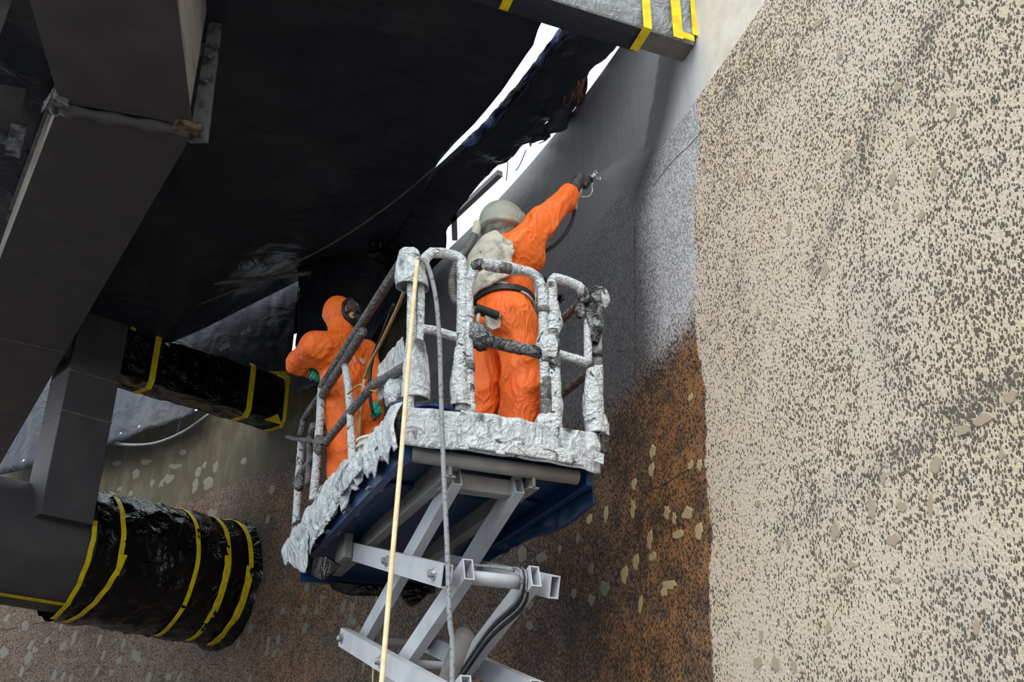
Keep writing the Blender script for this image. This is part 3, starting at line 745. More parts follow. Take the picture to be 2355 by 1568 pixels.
# ================================================================== RADIAL BEAMS WRAPPED IN PLASTIC
def ribbon(name, loop, normals, w_dir, width, m, parent, lift=.012):
    G = []
    L = len(loop)
    for p, nn in zip(loop, normals):
        p = np.asarray(p, float) + np.asarray(nn) * lift
        G.append([p - w_dir * width / 2, p + w_dir * width / 2])
    G = np.array(G)
    N_ = np.array(normals)[:, None, :] * .004
    return MB().grid(G, N_).build(name, m, parent)
# near beam at upper right, square to the wall
nb_near, nb_far, nb_zb, nb_h = hz(1590, 95, 6.55)[1], hz(1555, 145, 6.55)[1], 6.55, .62
nb_near = .5 * (nb_near + hz(1478, 72, 6.55)[1])
b1 = thing('masked_beam', 'box beam wrapped in grey crinkled plastic and yellow tape, meeting wall at upper right', 'beam', (3.2, (nb_near + nb_far) / 2, nb_zb))
x_w = 3.30
MB().aabb((-.2, nb_near + .015, nb_zb + .012), (x_w, nb_far - .015, nb_zb + nb_h)).build('beam_body', 'concrete', b1)
def xcol(px, py): return hz(px, py, nb_zb)[0]
x_t1, x_t2 = xcol(1478, 72), xcol(1160, 0)
wr = MB(); n1 = 150
X = np.linspace(-.2, x_w - .02, n1)
def wrapgrid(face):
    if face == 'front':
        Zg = np.linspace(nb_zb - .004, nb_zb + nb_h + .02, 30); G = np.array([[(x, nb_near, z) for z in Zg] for x in X]); nn = np.array([0, -1.0, 0])
    else:
        Yg = np.linspace(nb_near, nb_far + .01, 12); G = np.array([[(x, y, nb_zb) for y in Yg] for x in X[X < x_t1 + .05]]); nn = np.array([0, 0, -1.0])
    e = np.minimum(np.arange(G.shape[1]), G.shape[1] - 1 - np.arange(G.shape[1])) / 3.0
    return G + ((.018 if face == 'front' else .008) * (wrinkle(G, 7, 13) + 1) * np.clip(e, 0, 1)[None, :])[..., None] * nn, nn
G, nn = wrapgrid('front'); MB().grid(G, -nn * .003).build('plastic_wrap', 'grey_wrap', b1, True)
G, nn = wrapgrid('under'); MB().grid(G[:, ::-1], -nn * .003).build('plastic_wrap', 'black_sheet', b1, True)
def beam_tape(x, w, under=True):
    lp = [(x, nb_near - .032, nb_zb + nb_h), (x, nb_near - .032, nb_zb + .2), (x, nb_near - .034, nb_zb - .018)]
    nr = [(0, -1, 0), (0, -1, 0), (0, -.7, -.7)]
    if under: lp += [(x + .01, nb_near + .1, nb_zb - .018), (x + .015, nb_far - .03, nb_zb - .018)]; nr += [(0, 0, -1), (0, 0, -1)]
    ribbon('tape_strip', lp, nr, np.array([1.0, 0, 0]), w, 'tape_yellow', b1)
beam_tape(x_t1, .062); beam_tape(x_t2, .062)
beam_tape(xcol(1560, 88) - .02, .075, False)
MB().prism([(x_w - .04, nb_near - .04, nb_zb - .01), (x_w - .16, nb_near - .04, nb_zb - .01), (x_w - .16, nb_near - .04, nb_zb + .05), (x_w - .04, nb_near - .04, nb_zb + .04)], (0, .006, 0)).build('tape_strip', 'tape_yellow', b1)
MB().prism([(x_w - .005, nb_near - .042, nb_zb + .05), (x_w - .05, nb_near - .042, nb_zb + .05), (x_w - .035, nb_near - .042, nb_zb + .6), (x_w - .005, nb_near - .042, nb_zb + .6)], (0, .006, 0)).build('tape_strip', 'tape_yellow', b1)

# far beam, square to the wall where it meets it
Q = hw(650, 950); rad, tan = w_frame(Q); back = -tan          # back: towards the camera along the wall
zb2 = hw(622, 980)[2] + .0
def on_far(px, py): return hpl(px, py, Q, tan)
e_top = on_far(658, 868)[2]; e_bot = on_far(650, 972)[2]
def rcoord(P): return (P - Q) @ rad
H2 = e_top - e_bot; Wd = .42
Qc = np.array([Q[0], Q[1], 0])
r_in = rcoord(on_far(250, 800)); 
b2 = thing('masked_beam', 'far box beam wrapped in glossy black plastic with yellow tape, behind the left worker', 'beam', Qc + [0, 0, e_bot])
MB().box(Qc + rad * (r_in - .6) / 2 + tan * Wd / 2 + [0, 0, (e_top + e_bot) / 2], rad * (abs(r_in) + .6) / 2, tan * (Wd / 2 - .06), (0, 0, H2 / 2 - .06)).build('beam_body', 'steel_dark', b2)
densebox(Qc + rad * (r_in / 2) + tan * Wd / 2 + [0, 0, (e_top + e_bot) / 2], rad * abs(r_in) / 2, tan * Wd / 2, np.array([0, 0, H2 / 2]), (90, 12, 20)).disp(.03, 3.6, 17).build('plastic_wrap', 'black_wrap', b2, True)
for px, py, w in [(348, 850, .075), (570, 910, .075), (652, 930, .06)]:
    r = rcoord(on_far(px, py))
    c = Qc + rad * r
    lp = [c + [0, 0, e_top + .02], c + back * .052 + [0, 0, e_top - .03], c + back * .052 + [0, 0, (e_top + e_bot) / 2], c + back * .052 + [0, 0, e_bot + .02], c - back * .0 + [0, 0, e_bot - .05], c + tan * .25 - rad * .05 + [0, 0, e_bot - .05]]
    nr = [(0, 0, 1), back, back, back, (0, 0, -1), (0, 0, -1)]
    ribbon('tape_strip', lp, nr, rad, w, 'tape_yellow', b2)
c = Qc + rad * rcoord(on_far(300, 772)); MB().box(c + back * .05 + [0, 0, e_top - .02], rad * .03, back * .004, (0, 0, .04)).build('tape_strip', 'tape_yellow', b2)
MB().prism([Qc + back * .05 - rad * .02 + [0, 0, e_bot - .05], Qc + back * .05 - rad * .28 + [0, 0, e_bot - .055], Qc + back * .05 - rad * .10 + [0, 0, e_bot + .08]], tan * .006).build('tape_strip', 'tape_yellow', b2)
MB().prism([Qc + back * .06 - rad * .02 + [0, 0, e_top - .04], Qc + back * .06 - rad * .30 + [0, 0, e_top - .02], Qc + back * .06 - rad * .04 + [0, 0, e_top + .06]], tan * .006).build('tape_strip', 'tape_yellow', b2)

# upright between far beam and the pipe
po = Qc + rad * r_in
def on_post(px, py): return hpl(px, py, po + back * .02, tan)
pL, pR = on_post(160, 850), on_post(273, 880)
post_r0, post_r1 = rcoord(pL), rcoord(pR)
# pipe: radial steel tube into the wall
A_w = hw(520, 1342); radp, tanp = w_frame(A_w)
R_P = .67
# the pipe axis meets the wall at A_w
def pipe_pt(dist, ang, r): return A_w - radp * dist + (np.array([0, 0, 1]) * math.cos(ang) + (-tanp) * math.sin(ang)) * r
z_pb = A_w[2] + .14
pst = thing('steel_post', 'umber steel upright joining the far wrapped beam to the big round pipe', 'post', Qc + rad * (post_r0 + post_r1) / 2 + [0, 0, z_pb])
cx = Qc + rad * (post_r0 + post_r1) / 2
zt = e_top - .02; zj1 = on_post(160, 850)[2]; zj2 = on_post(200, 958)[2]
for z0, z1 in ((z_pb, zj2 - .006), (zj2 + .006, zj1 - .006), (zj1 + .006, zt + .02)):
    MB().box(cx + tan * .26 + [0, 0, (z0 + z1) / 2], rad * (post_r1 - post_r0) / 2, tan * .28, (0, 0, (z1 - z0) / 2)).build('post_section', 'steel_dark', pst, bevel=.008)
for z in (zj2, zj1):
    MB().box(cx + tan * .26 + [0, 0, z], rad * ((post_r1 - post_r0) / 2 + .004), tan * .285, (0, 0, .012)).build('weld_seam', 'joint', pst)
pp = thing('steel_pipe', 'huge round umber pipe masked with black plastic and yellow tape at lower left', 'pipe', A_w - radp * 2)
def ring_prof(ds, n=56, r=R_P, amp=0.0, seed=0):
    G = []
    for dd in ds:
        G.append([pipe_pt(dd, 2 * PI * j / n, r) for j in range(n + 1)])
    G = np.array(G)
    if amp:
        w = wrinkle(G * [1, 1, 1], 2.6, seed) + .6 * wrinkle(G, 6, seed + 3)
        w[:, -1] = w[:, 0]
        C_ = np.array([A_w - radp * dd for dd in ds])[:, None, :]
        nn = (G - C_); nn /= np.linalg.norm(nn, axis=2, keepdims=True)
        G = G + (amp * (w + .6))[..., None] * nn
    return G
MB().grid(ring_prof([5.5, 1.0, .0])).build('pipe_shell', 'steel_dark', pp, True)
d_w = ((A_w - hpl(205, 1300, A_w - tanp * R_P, tanp)) @ radp)
ds = np.linspace(d_w, .02, 90); G = ring_prof(ds, 96, R_P + .03, .05, 5)
fl = 1 + .10 * np.clip(1 - ds / .18, 0, 1)
C_ = np.array([A_w - radp * dd for dd in ds])[:, None, :]
G = C_ + (G - C_) * fl[:, None, None]
MB().grid(G).build('plastic_wrap', 'black_wrap', pp, True)
def pipe_tape(dd, tilt, a0, a1, w, name='tape_strip', r=R_P + .105, skew=0.0):
    A = np.linspace(a0, a1, 40); lp, nr = [], []
    for i, a in enumerate(A):
        nn = np.array([0, 0, 1]) * math.cos(a) + (-tanp) * math.sin(a)
        lp.append(A_w - radp * (dd + tilt * math.cos(a) + skew * (a - a0) + .004 * math.sin(i * .8)) + nn * r); nr.append(nn)
    ribbon(name, lp, nr, radp, w, 'tape_yellow', pp, lift=.0)
def d_at(px, py): return (A_w - hpl(px, py, A_w - tanp * R_P, tanp)) @ radp
dd = [d_at(x, y) for x, y in [(195, 1290), (266, 1290), (440, 1320), (515, 1300), (568, 1310)]]
pipe_tape(dd[0], 0, 1.3, 3.0, .055, r=R_P + .11)
pipe_tape(dd[1], .04, -.3, 2.0, .06)
pipe_tape(dd[1] - .05, .0, 1.7, 3.1, .062, skew=.16)
pipe_tape(dd[2], .0, -.3, 3.1, .055)
pipe_tape(dd[3], .0, -.3, 3.1, .06)
pipe_tape(dd[4] + .02, .0, -.3, 3.1, .065, r=R_P + .12)
pipe_tape(dd[3] + .035, .0, 1.4, 2.5, .05, r=R_P + .112)
pipe_tape(dd[4] + .06, .0, 1.5, 3.0, .05, r=R_P + .126)
a_lo = 2.75
lp = [pipe_pt(x, a_lo, R_P) for x in np.linspace(4.6, d_w - .05, 30)]
nn = np.array([0, 0, 1]) * math.cos(a_lo) + (-tanp) * math.sin(a_lo); tt = np.array([0, 0, -1]) * math.sin(a_lo) + (-tanp) * math.cos(a_lo)
ribbon('tape_strip', lp, [nn] * 30, tt, .05, 'tape_yellow', pp)

# charcoal sheet hung above the far beam with printed marks
o_h = Q + tan * .09
def oh(px, py): return hpl(px, py, o_h, tan)
hs = thing('hanging_sheet', 'charcoal plastic sheet with printed marks hanging above the far wrapped beam', 'plastic sheet', oh(560, 860))
A = [oh(x, y) for x, y in [(392, 770), (470, 738), (560, 692), (640, 652), (692, 626)]]
B = [oh(x, y) for x, y in [(392, 815), (470, 850), (540, 868), (600, 880), (668, 845)]]
k = 60; AA, BB = resample(smooth_path(A, .02), 61), resample(smooth_path(B, .02), 61)
Gs = np.array([[AA[i] * (1 - t) + BB[i] * t for t in np.linspace(0, 1, 40)] for i in range(k + 1)])
Gs = Gs + (.03 * wrinkle(Gs * [1, 1, .5], 3.0, 8))[..., None] * tan
MB().grid(Gs, tan * .008).build('sheet_body', 'grey_sheet', hs, True)
for cx_, cy_ in [(512, 800), (561, 765), (622, 739)]:
    dirv = oh(cx_ + 20, cy_ - 11) - oh(cx_, cy_); dirv /= np.linalg.norm(dirv); upv = np.cross(dirv, tan); upv = upv if upv[2] > 0 else -upv
    mk = MB(); o0 = oh(cx_, cy_) - tan * .06
    for q, (u0, u1, v0, v1) in enumerate([(-.11, -.06, -.03, .02), (-.05, .0, -.03, .03), (.01, .05, -.03, .03), (.06, .075, -.035, .045)]):
        sh = .012
        mk.prism([o0 + dirv * u0 + upv * v0, o0 + dirv * u1 + upv * v0, o0 + dirv * (u1 + sh) + upv * v1, o0 + dirv * (u0 + sh) + upv * v1], -tan * .003)
    mk.build('printed_mark', 'print', hs)
# gathered corner of that sheet
drape([oh(668, 660), oh(695, 640), oh(716, 626), oh(735, 650)], [oh(664, 800), oh(672, 770), oh(700, 760), oh(745, 745)], 'black_wrap', 61, .07, 'glossy black gathered plastic tied up beside the left worker')
tag(MB().tube(smooth_path([oh(718, 622), oh(712, 634), oh(703, 655), oh(694, 690)], .03), [.035, .03, .022] + [.015] * 60 if False else .022, 8).build('tie_knot', 'wrap_light', None, True), 'pale twisted knot where the ceiling sheet is tied up', 'tie')
# strap, cable on the ceiling
P0, P1 = hz(235, 647, 7.62), hz(430, 652, 7.6); P2, P3 = hz(560, 645, 7.62), hz(716, 627, 7.75)
tag(MB().tube(smooth_path([P0, P1, P2, P3], .08), .028, 8).build('strap', 'steel_flange', None, True), 'grey strap slung under the ceiling sheet towards the knot', 'strap')
tag(MB().tube(smooth_path([hz(300, 742, 7.5), hz(440, 706, 7.5), hz(600, 640, 7.47), hz(760, 562, 7.45), hz(900, 468, 7.45), hz(1000, 385, 7.5)], .1), .012, 6).build('ceiling_cable', 'steel_flange', None, True), 'thin grey cable running diagonally below the black ceiling sheet', 'cable')
# sheet hanging behind the upright, with eyelets
o_b = Q + tan * .9
drape([hw(-20, 640, .5), hw(150, 680, .5), hw(300, 715, .45), hw(480, 790, .4)], [hw(-20, 1096, .45), hw(120, 1060, .45), hw(256, 1018, .4), hw(440, 952, .35)], 'black_sheet', 52, .05, 'black sheet hanging behind the steel upright with bright eyelets along its hem')
for x, y, wh in [(55, 1060, 'left of the steel upright'), (279, 998, 'just right of the steel upright'), (321, 982, 'farther right of the steel upright')]:
    tag(MB().lathe([(.012, 0), (.026, .004), (.026, .012), (.012, .016)], hw(x, y, .62), -w_frame(hw(x, y))[0], 14).build('eyelet', 'zinc', None, True), 'small bright metal eyelet on the black sheet hem, ' + wh, 'eyelet', 'eyelets on the hanging sheet')
tag(MB().tube(smooth_path([hw(235, 1016, .3), hw(300, 1023, .3), hw(360, 1018, .28), hw(420, 994, .22), hw(470, 960, .16), hw(496, 942, .1)], .08), .022, 8).build('wall_cable', 'hose_grey', None, True), 'grey cable sagging across the wall below the far wrapped beam', 'cable')
# ================================================================== SCISSOR LIFT
LX0, LX1, LY0, LY1, DZ = 1.46, 2.58, 4.85, 7.45, 3.56
YF = 4.85
def fy(px, py, y=YF): return hy(px, py, y)
def lx(px, py, x=LX0): return hx(px, py, x)
lift = thing('scissor_lift', 'scissor lift with masked silver guardrails and blue underside, raised beside the wall', 'lift', (2.0, 5.8, 0))
# deck and underside
MB().aabb((LX0, LY0, 3.52), (LX1, LY1, DZ)).build('deck_plate', 'lift_blue', lift)
for x in (LX0 + .03, LX1 - .03):
    MB().aabb((x - .025, LY0 + .05, 3.43), (x + .025, LY1 - .03, 3.53)).build('side_channel', 'lift_blue', lift, bevel=.006)
for x in (1.735, 2.215):
    MB().aabb((x - .008, LY0 + .06, 3.38), (x + .008, LY1 - .2, 3.52)).build('slide_channel', 'lift_beige', lift)
    MB().aabb((x - .03, LY0 + .06, 3.375), (x + .03, LY1 - .2, 3.385)).build('slide_channel', 'lift_beige', lift)
MB().tube([(LX0 + .06, LY0 + .07, 3.475), (LX1 - .10, LY0 + .07, 3.475)], .042, 14).build('front_rail', 'lift_beige', lift, True)
MB().aabb((1.735, 5.03, 3.36), (2.215, 5.12, 3.45)).build('cross_beam', 'lift_beige', lift, bevel=.006)
MB().aabb((1.735, 5.20, 3.41), (2.215, 5.22, 3.51)).build('cross_beam', 'lift_beige', lift)
# curved tray bottom towards the back, and its turned-down rear lip
G = np.array([[(x, y, 3.50 - .10 * max(0, (y - 6.3) / 1.15) ** 1.5) for x in np.linspace(LX0 + .06, LX1 - .06, 10)] for y in np.linspace(5.5, LY1, 24)])
MB().grid(G[:, ::-1], (0, 0, .012)).build('tray', 'lift_blue', lift, True)
MB().aabb((LX0 + .05, LY1 - .03, 3.36), (LX1 - .05, LY1, 3.52)).build('rear_lip', 'lift_blue', lift)
for y in (5.45, 5.95, 6.4, 6.75):
    MB().aabb((LX0 - .015, y, 3.445), (LX0 + .075, y + .06, 3.457)).build('edge_tab', 'lift_beige', lift)
MB().aabb((1.60, 6.55, 3.33), (1.66, 6.78, 3.50)).build('pivot_bracket', 'lift_beige', lift, bevel=.01)
MB().aabb((2.30, 6.55, 3.33), (2.36, 6.78, 3.50)).build('pivot_bracket', 'lift_beige', lift, bevel=.01)

def arm(p, q, w=.055, h=.115, t=.007):
    p, q = np.asarray(p, float), np.asarray(q, float); d = q - p; d /= np.linalg.norm(d)
    X = np.array([1.0, 0, 0]); Y = np.cross(d, X)
    def ring(c, a, b): return [c - X * a - Y * b, c + X * a - Y * b, c + X * a + Y * b, c - X * a + Y * b]
    a, b = w / 2, h / 2
    V = ring(p, a, b) + ring(q, a, b) + ring(p, a - t, b - t) + ring(q, a - t, b - t)
    Fc = []
    for i in range(4):
        j = (i + 1) % 4
        Fc += [(i, j, j + 4, i + 4), (i + 8, i + 12, j + 12, j + 8), (i, i + 8, j + 8, j), (i + 4, j + 4, j + 12, i + 12)]
    o = MB().add(V, Fc).build('scissor_arm', 'lift_grey', lift)
    return o
def bolt_on(c, ax, parent, r=.026):
    MB().lathe([(r * 1.25, 0), (r * 1.25, .008), (r * .8, .009), (r * .8, .028), (r * .5, .034)], c, ax, 10).build('bolt', 'zinc', parent)
NODE = [3.40, 2.845, 2.29, 1.735, 1.18, .66]
OX, IX = (1.69, 2.27), (1.80, 2.16)
for k in range(5):
    zt, zb = NODE[k], NODE[k + 1]
    yr, yf = (6.68, 4.86) if k else (6.64, 4.86)
    for x in OX:
        d = np.array([0, yr - yf, zt - zb]); d /= np.linalg.norm(d)
        a = arm((x, yf, zb) - d * .07, (x, yr, zt) + d * .08)
        sg = -1 if x < 2 else 1
        for yy, zz in ((yf, zb), (yr, zt), ((yf + yr) / 2, (zt + zb) / 2)):
            bolt_on((x + sg * .028, yy + (.04 if yy < 5 else 0), zz + (.012 if yy < 5 else 0)), (sg, 0, 0), a)
    for x in IX:
        yt = 5.04 if k == 0 else 4.86
        d = np.array([0, yt - yr, zt - zb]); d /= np.linalg.norm(d)
        arm((x, yr, zb) - d * .07, (x, yt, zt) + d * (.05 if k == 0 else .08))
    MB().tube([(IX[0] + .02, 4.87, zb + .005), (IX[1] - .02, 4.87, zb + .005)], .036, 16).build('front_shaft', 'lift_grey', lift, True)
    MB().tube([(OX[0], 6.68, zb), (OX[1], 6.68, zb)], .028, 12).build('rear_shaft', 'lift_beige', lift, True)
    MB().tube([(OX[0], 5.77, (zt + zb) / 2), (OX[1], 5.77, (zt + zb) / 2)], .022, 10).build('centre_shaft', 'lift_grey', lift, True)
MB().tube([(1.98, 5.3, 2.66), (1.98, 6.1, 2.05)], .05, 16).build('lift_cylinder', 'lift_beige', lift, True)
MB().tube([(1.98, 6.1, 2.05), (1.98, 6.4, 1.82)], .028, 14).build('cylinder_rod', 'zinc', lift, True)
for i in range(4):
    dx = .012 * i
    MB().tube(smooth_path([(2.09 + dx, 4.90, 2.93), (2.10 + dx, 4.83, 2.90), (2.10 + dx, 4.82, 2.82), (2.11 + dx, 4.92, 2.76 - .01 * i), (2.12, 5.3, 2.70 - .02 * i), (2.12, 5.8, 2.52 - .015 * i), (2.11, 6.4, 2.34)], .04), .008, 6).build('control_cable', 'rubber' if i % 2 else 'hose_grey', lift, True)
for i in range(2):
    MB().tube(smooth_path([(2.10, 4.92, 2.92 + .01 * i), (2.06, 5.0, 2.95), (2.0, 5.15, 2.99), (2.02, 5.5, 3.06 + .02 * i), (2.0, 6.2, 3.2)], .04), .008, 6).build('control_cable', 'hose_grey', lift, True)
# chassis below the frame
MB().aabb((1.55, 4.6, .22), (2.42, 6.95, .58)).build('chassis', 'lift_blue', lift, bevel=.02)
for x in (1.52, 2.45):
    for y in (4.9, 6.65):
        MB().lathe([(.06, -.05), (.18, -.05), (.19, -.03), (.19, .03), (.18, .05), (.06, .05)], (x, y, .19), (1, 0, 0), 20).build('wheel', 'rubber', lift, True)

def wtube(path, r, name, m, seed=0, wob=.10, smooth=False, n=12):
    P = smooth_path(path, .018) if smooth else line_path(path, .018)
    return MB().tube(P, r, n, True, wob, seed, 22.0).build(name, m, lift, True)
def band_at(p, d, r, m='wrap_dark', w=.025):     # a torn tape band round a tube
    p, d = np.asarray(p, float), np.asarray(d, float); d = d / np.linalg.norm(d)
    MB().tube(line_path([p - d * w, p + d * w], .012), r, 12, True, .12, rnd.randrange(99), 40).build('tape_band', m, lift, True)
# front frames (taped tubes)
wtube([fy(974, 610), fy(978, 594), fy(992, 581), fy(1020, 582), fy(1052, 590), fy(1062, 598), fy(1063, 700), fy(1060, 850), fy(1060, 945)], .029, 'gate_frame', 'wrap_light', 1)
wtube([fy(1080, 955), fy(1077, 800), fy(1076, 670), fy(1080, 640), fy(1092, 615), fy(1112, 607), fy(1170, 614), fy(1218, 626), fy(1238, 640), fy(1248, 668), fy(1250, 760), fy(1253, 880), fy(1258, 990)], .029, 'gate_frame', 'wrap_light', 2)
wtube([fy(1270, 990), fy(1270, 800), fy(1269, 648), fy(1276, 639), fy(1300, 646), fy(1330, 658), fy(1348, 680)], .030, 'gate_frame', 'wrap_light', 3)
wtube([fy(1354, 680), fy(1352, 760), fy(1352, 838)], .024, 'guard_post', 'wrap_light', 4)
wtube([fy(1374, 700, YF + .04), fy(1374, 800, YF + .04), fy(1374, 1005, YF + .04)], .026, 'guard_post', 'wrap_light', 5)
wtube([fy(948, 600), fy(946, 760), fy(940, 945)], .026, 'guard_post', 'wrap_light', 6)
wtube([fy(968, 612), fy(968, 700), fy(964, 800)], .022, 'guard_post', 'wrap_light', 7)
for i in range(26):
    a, b = rnd.choice([((1063, 600), (1060, 945)), ((1076, 670), (1080, 955)), ((1249, 668), (1258, 990)), ((1269, 650), (1270, 980)), ((1374, 800), (1374, 960)), ((1112, 607), (1218, 626))])
    t = rnd.random(); p0, p1 = fy(*a), fy(*b)
    band_at(p0 + (p1 - p0) * t, p1 - p0, .0315 + rnd.random() * .003, rnd.choice(['wrap_light', 'wrap_light', 'wrap_dark', 'wrap_sheet']), rnd.uniform(.015, .05))
wtube([fy(968, 755), fy(1000, 760), fy(1050, 775), fy(1066, 780)], .024, 'mid_rail', 'wrap_light', 8)
wtube([fy(1082, 768), fy(1110, 780), fy(1180, 798), fy(1246, 812)], .034, 'mid_rail', 'wrap_black', 9, .16)
wtube([fy(1276, 812), fy(1310, 822), fy(1352, 834)], .026, 'mid_rail', 'wrap_light', 10, .16)
def lump(c, a, b, cc, name, m, amp, seed, n=(10, 10, 10), sc=9):
    # rounded crumple: an ellipsoid of film, not a box
    c = np.asarray(c, float); A = [np.asarray(q, float) for q in (a, b, cc)]
    bx = densebox((0, 0, 0), (1, 0, 0), (0, 1, 0), (0, 0, 1), n)
    V = np.array(bx.v); V = V / (np.sum(np.abs(V) ** 3.2, axis=1, keepdims=True) ** (1 / 3.2))
    V = c + V[:, :1] * A[0] + V[:, 1:2] * A[1] + V[:, 2:] * A[2]
    if np.dot(np.cross(A[0], A[1]), A[2]) < 0: bx.f = [f[::-1] for f in bx.f]
    bx.v = [tuple(p) for p in V]
    bx.v = [tuple(p) for p in np.array(bx.v) * [1.5, 1.5, .4]]; F0 = wrinkle(np.array(bx.v), sc * 1.1, seed); bx.v = [tuple(p) for p in np.array(bx.v) / [1.5, 1.5, .4]]
    V = np.array(bx.v); nn = V - c; nn /= (np.linalg.norm(nn, axis=1, keepdims=True) + 1e-9)
    bx.v = [tuple(p) for p in V + nn * (amp * .8 * F0)[:, None]]
    return bx.build(name, m, lift, True)
def wsleeve(pts, rs, m, seed):
    P = resample(pts, 46); r = np.interp(np.linspace(0, 1, 46), np.linspace(0, 1, len(rs)), rs); n = 26
    G = np.array([[p + np.array([math.cos(2 * PI * j / n), math.sin(2 * PI * j / n), 0]) * q for j in range(n + 1)] for p, q in zip(P, r)])
    w = wrinkle(G * [1.6, 1.6, .55] + .03 * vnoise(G, 14, seed)[..., None], 15, seed); w[:, -1] = w[:, 0]
    c = P[:, None, :]; G = c + (G - c) * (1 + .22 * w)[..., None]
    return MB().grid(G, (c - G) * .08).build('rail_wrap', m, lift, True)
# knots and sleeves of film
lump(fy(1362, 686), (.07, 0, .01), (0, .06, 0), (0, 0, .05), 'rail_wrap', 'wrap_black', .035, 3, sc=14)
lump(fy(1378, 690), (.04, 0, .0), (0, .05, 0), (0, 0, .06), 'rail_wrap', 'wrap_light', .03, 4, sc=14)
wsleeve([fy(1362, 690), fy(1364, 715), fy(1366, 745), fy(1364, 790)], [.040, .054, .050, .030], 'wrap_black', 5)
lump(fy(1334, 716), (.025, 0, .0), (0, .03, 0), (0, 0, .045), 'rail_wrap', 'wrap_black', .012, 6)
wsleeve([fy(1270, 760), fy(1271, 810), fy(1273, 850), fy(1274, 890)], [.034, .042, .036, .033], 'wrap_black', 7)
lump(fy(1258, 800), (.045, 0, 0), (0, .042, 0), (0, 0, .07), 'rail_wrap', 'wrap_light', .03, 8)
wsleeve([fy(1272, 850), fy(1275, 890), fy(1277, 930), fy(1276, 975)], [.034, .038, .040, .034], 'wrap_light', 9)
wsleeve([fy(1272, 695), fy(1275, 725), fy(1277, 745), fy(1272, 770)], [.032, .038, .042, .033], 'wrap_light', 10)
wsleeve([fy(1060, 800), fy(1058, 840), fy(1056, 880), fy(1060, 935)], [.032, .038, .046, .050], 'wrap_light', 11)
lump(fy(1098, 772), (.06, 0, -.015), (0, .05, 0), (0, 0, .055), 'rail_wrap', 'wrap_black', .035, 12, sc=14)
wsleeve([fy(1364, 850), fy(1364, 890), fy(1364, 930), fy(1366, 965), fy(1372, 1000)], [.034, .046, .054, .050, .052], 'wrap_light', 13)
wsleeve([fy(1380, 955), fy(1383, 980), fy(1386, 1003)], [.030, .042, .034], 'wrap_light', 14)
lump(fy(1262, 985), (.06, 0, .0), (0, .045, 0), (.0, 0, .07), 'rail_wrap', 'wrap_light', .03, 15, sc=10)
lump(fy(1095, 612), (.03, 0, .02), (0, .036, 0), (.0, 0, .03), 'rail_wrap', 'wrap_black', .02, 16, sc=14)
# hood over the left corner post, and the sleeve below it
def sheet4(rows, m, name, seed, amp, thick=.006, sc=9.0, parent=None, nn=40):
    k = nn
    A = np.array([resample(smooth_path(r, .012), k + 1) for r in rows])
    out = []
    for i in range(len(A) - 1):
        st = max(4, int(np.linalg.norm(A[i] - A[i + 1], axis=1).mean() / .014))
        for t in np.arange(st) / st: out.append(A[i] * (1 - t) + A[i + 1] * t)
    out.append(A[-1]); G = np.array(out)
    nr = np.cross(G[-1, 0] - G[0, 0], G[0, -1] - G[0, 0]); nr /= np.linalg.norm(nr)
    if nr @ (CAM - G[0, 0]) < 0: nr = -nr
    G = G + (amp * wrinkle(G, sc, seed))[..., None] * nr
    return MB().grid(G, -nr * thick).build(name, m, parent or lift, True)
hood = []
for (l, r, y) in [(930, 956, 578), (922, 964, 592), (918, 972, 615), (917, 978, 640), (919, 984, 660)]:
    p, q = fy(l, y, YF), fy(r, y, YF); c = (p + q) / 2; hw_ = np.linalg.norm(q - p) / 2
    hood.append([c + np.array([math.cos(a) * hw_, math.sin(a) * hw_ * .8 + .01, 0]) for a in np.linspace(0, 2 * PI, 25)])
Hd = np.array(hood); HG = []
for i in range(len(Hd) - 1):
    for t in np.arange(6) / 6: HG.append(Hd[i] * (1 - t) + Hd[i + 1] * t)
HG.append(Hd[-1]); HG = np.array(HG); cc = HG.mean(axis=1, keepdims=True); nn = HG - cc; nn /= np.linalg.norm(nn, axis=2, keepdims=True)
wv = wrinkle(HG * [1, 1, .5], 9, 5); wv[:, -1] = wv[:, 0]; HG = HG + (.016 * wv)[..., None] * nn
MB().grid(HG, nn * .004).add([], []).build('corner_hood', 'wrap_sheet', lift, True)
lump(fy(941, 590), (.055, 0, 0), (0, .045, 0), (0, 0, .045), 'corner_hood', 'wrap_light', .012, 21)
sleeve = []
for (l, r, y) in [(938, 975, 785), (934, 980, 820), (932, 986, 860), (930, 988, 890), (930, 984, 920)]:
    p, q = fy(l, y, YF), fy(r, y, YF); c = (p + q) / 2; hw_ = np.linalg.norm(q - p) / 2
    sleeve.append([c + np.array([math.cos(a) * hw_, math.sin(a) * .045 + .01, 0]) for a in np.linspace(0, 2 * PI, 25)])
Hd = np.array(sleeve); HG = []
for i in range(len(Hd) - 1):
    for t in np.arange(8) / 8: HG.append(Hd[i] * (1 - t) + Hd[i + 1] * t)
HG = np.array(HG); cc = HG.mean(axis=1, keepdims=True); nn = HG - cc; nn /= np.linalg.norm(nn, axis=2, keepdims=True)
wv = wrinkle(HG, 9, 6); wv[:, -1] = wv[:, 0]; HG = HG + (.010 * wv)[..., None] * nn
MB().grid(HG, nn * .004).build('post_sleeve', 'wrap_sheet', lift, True)
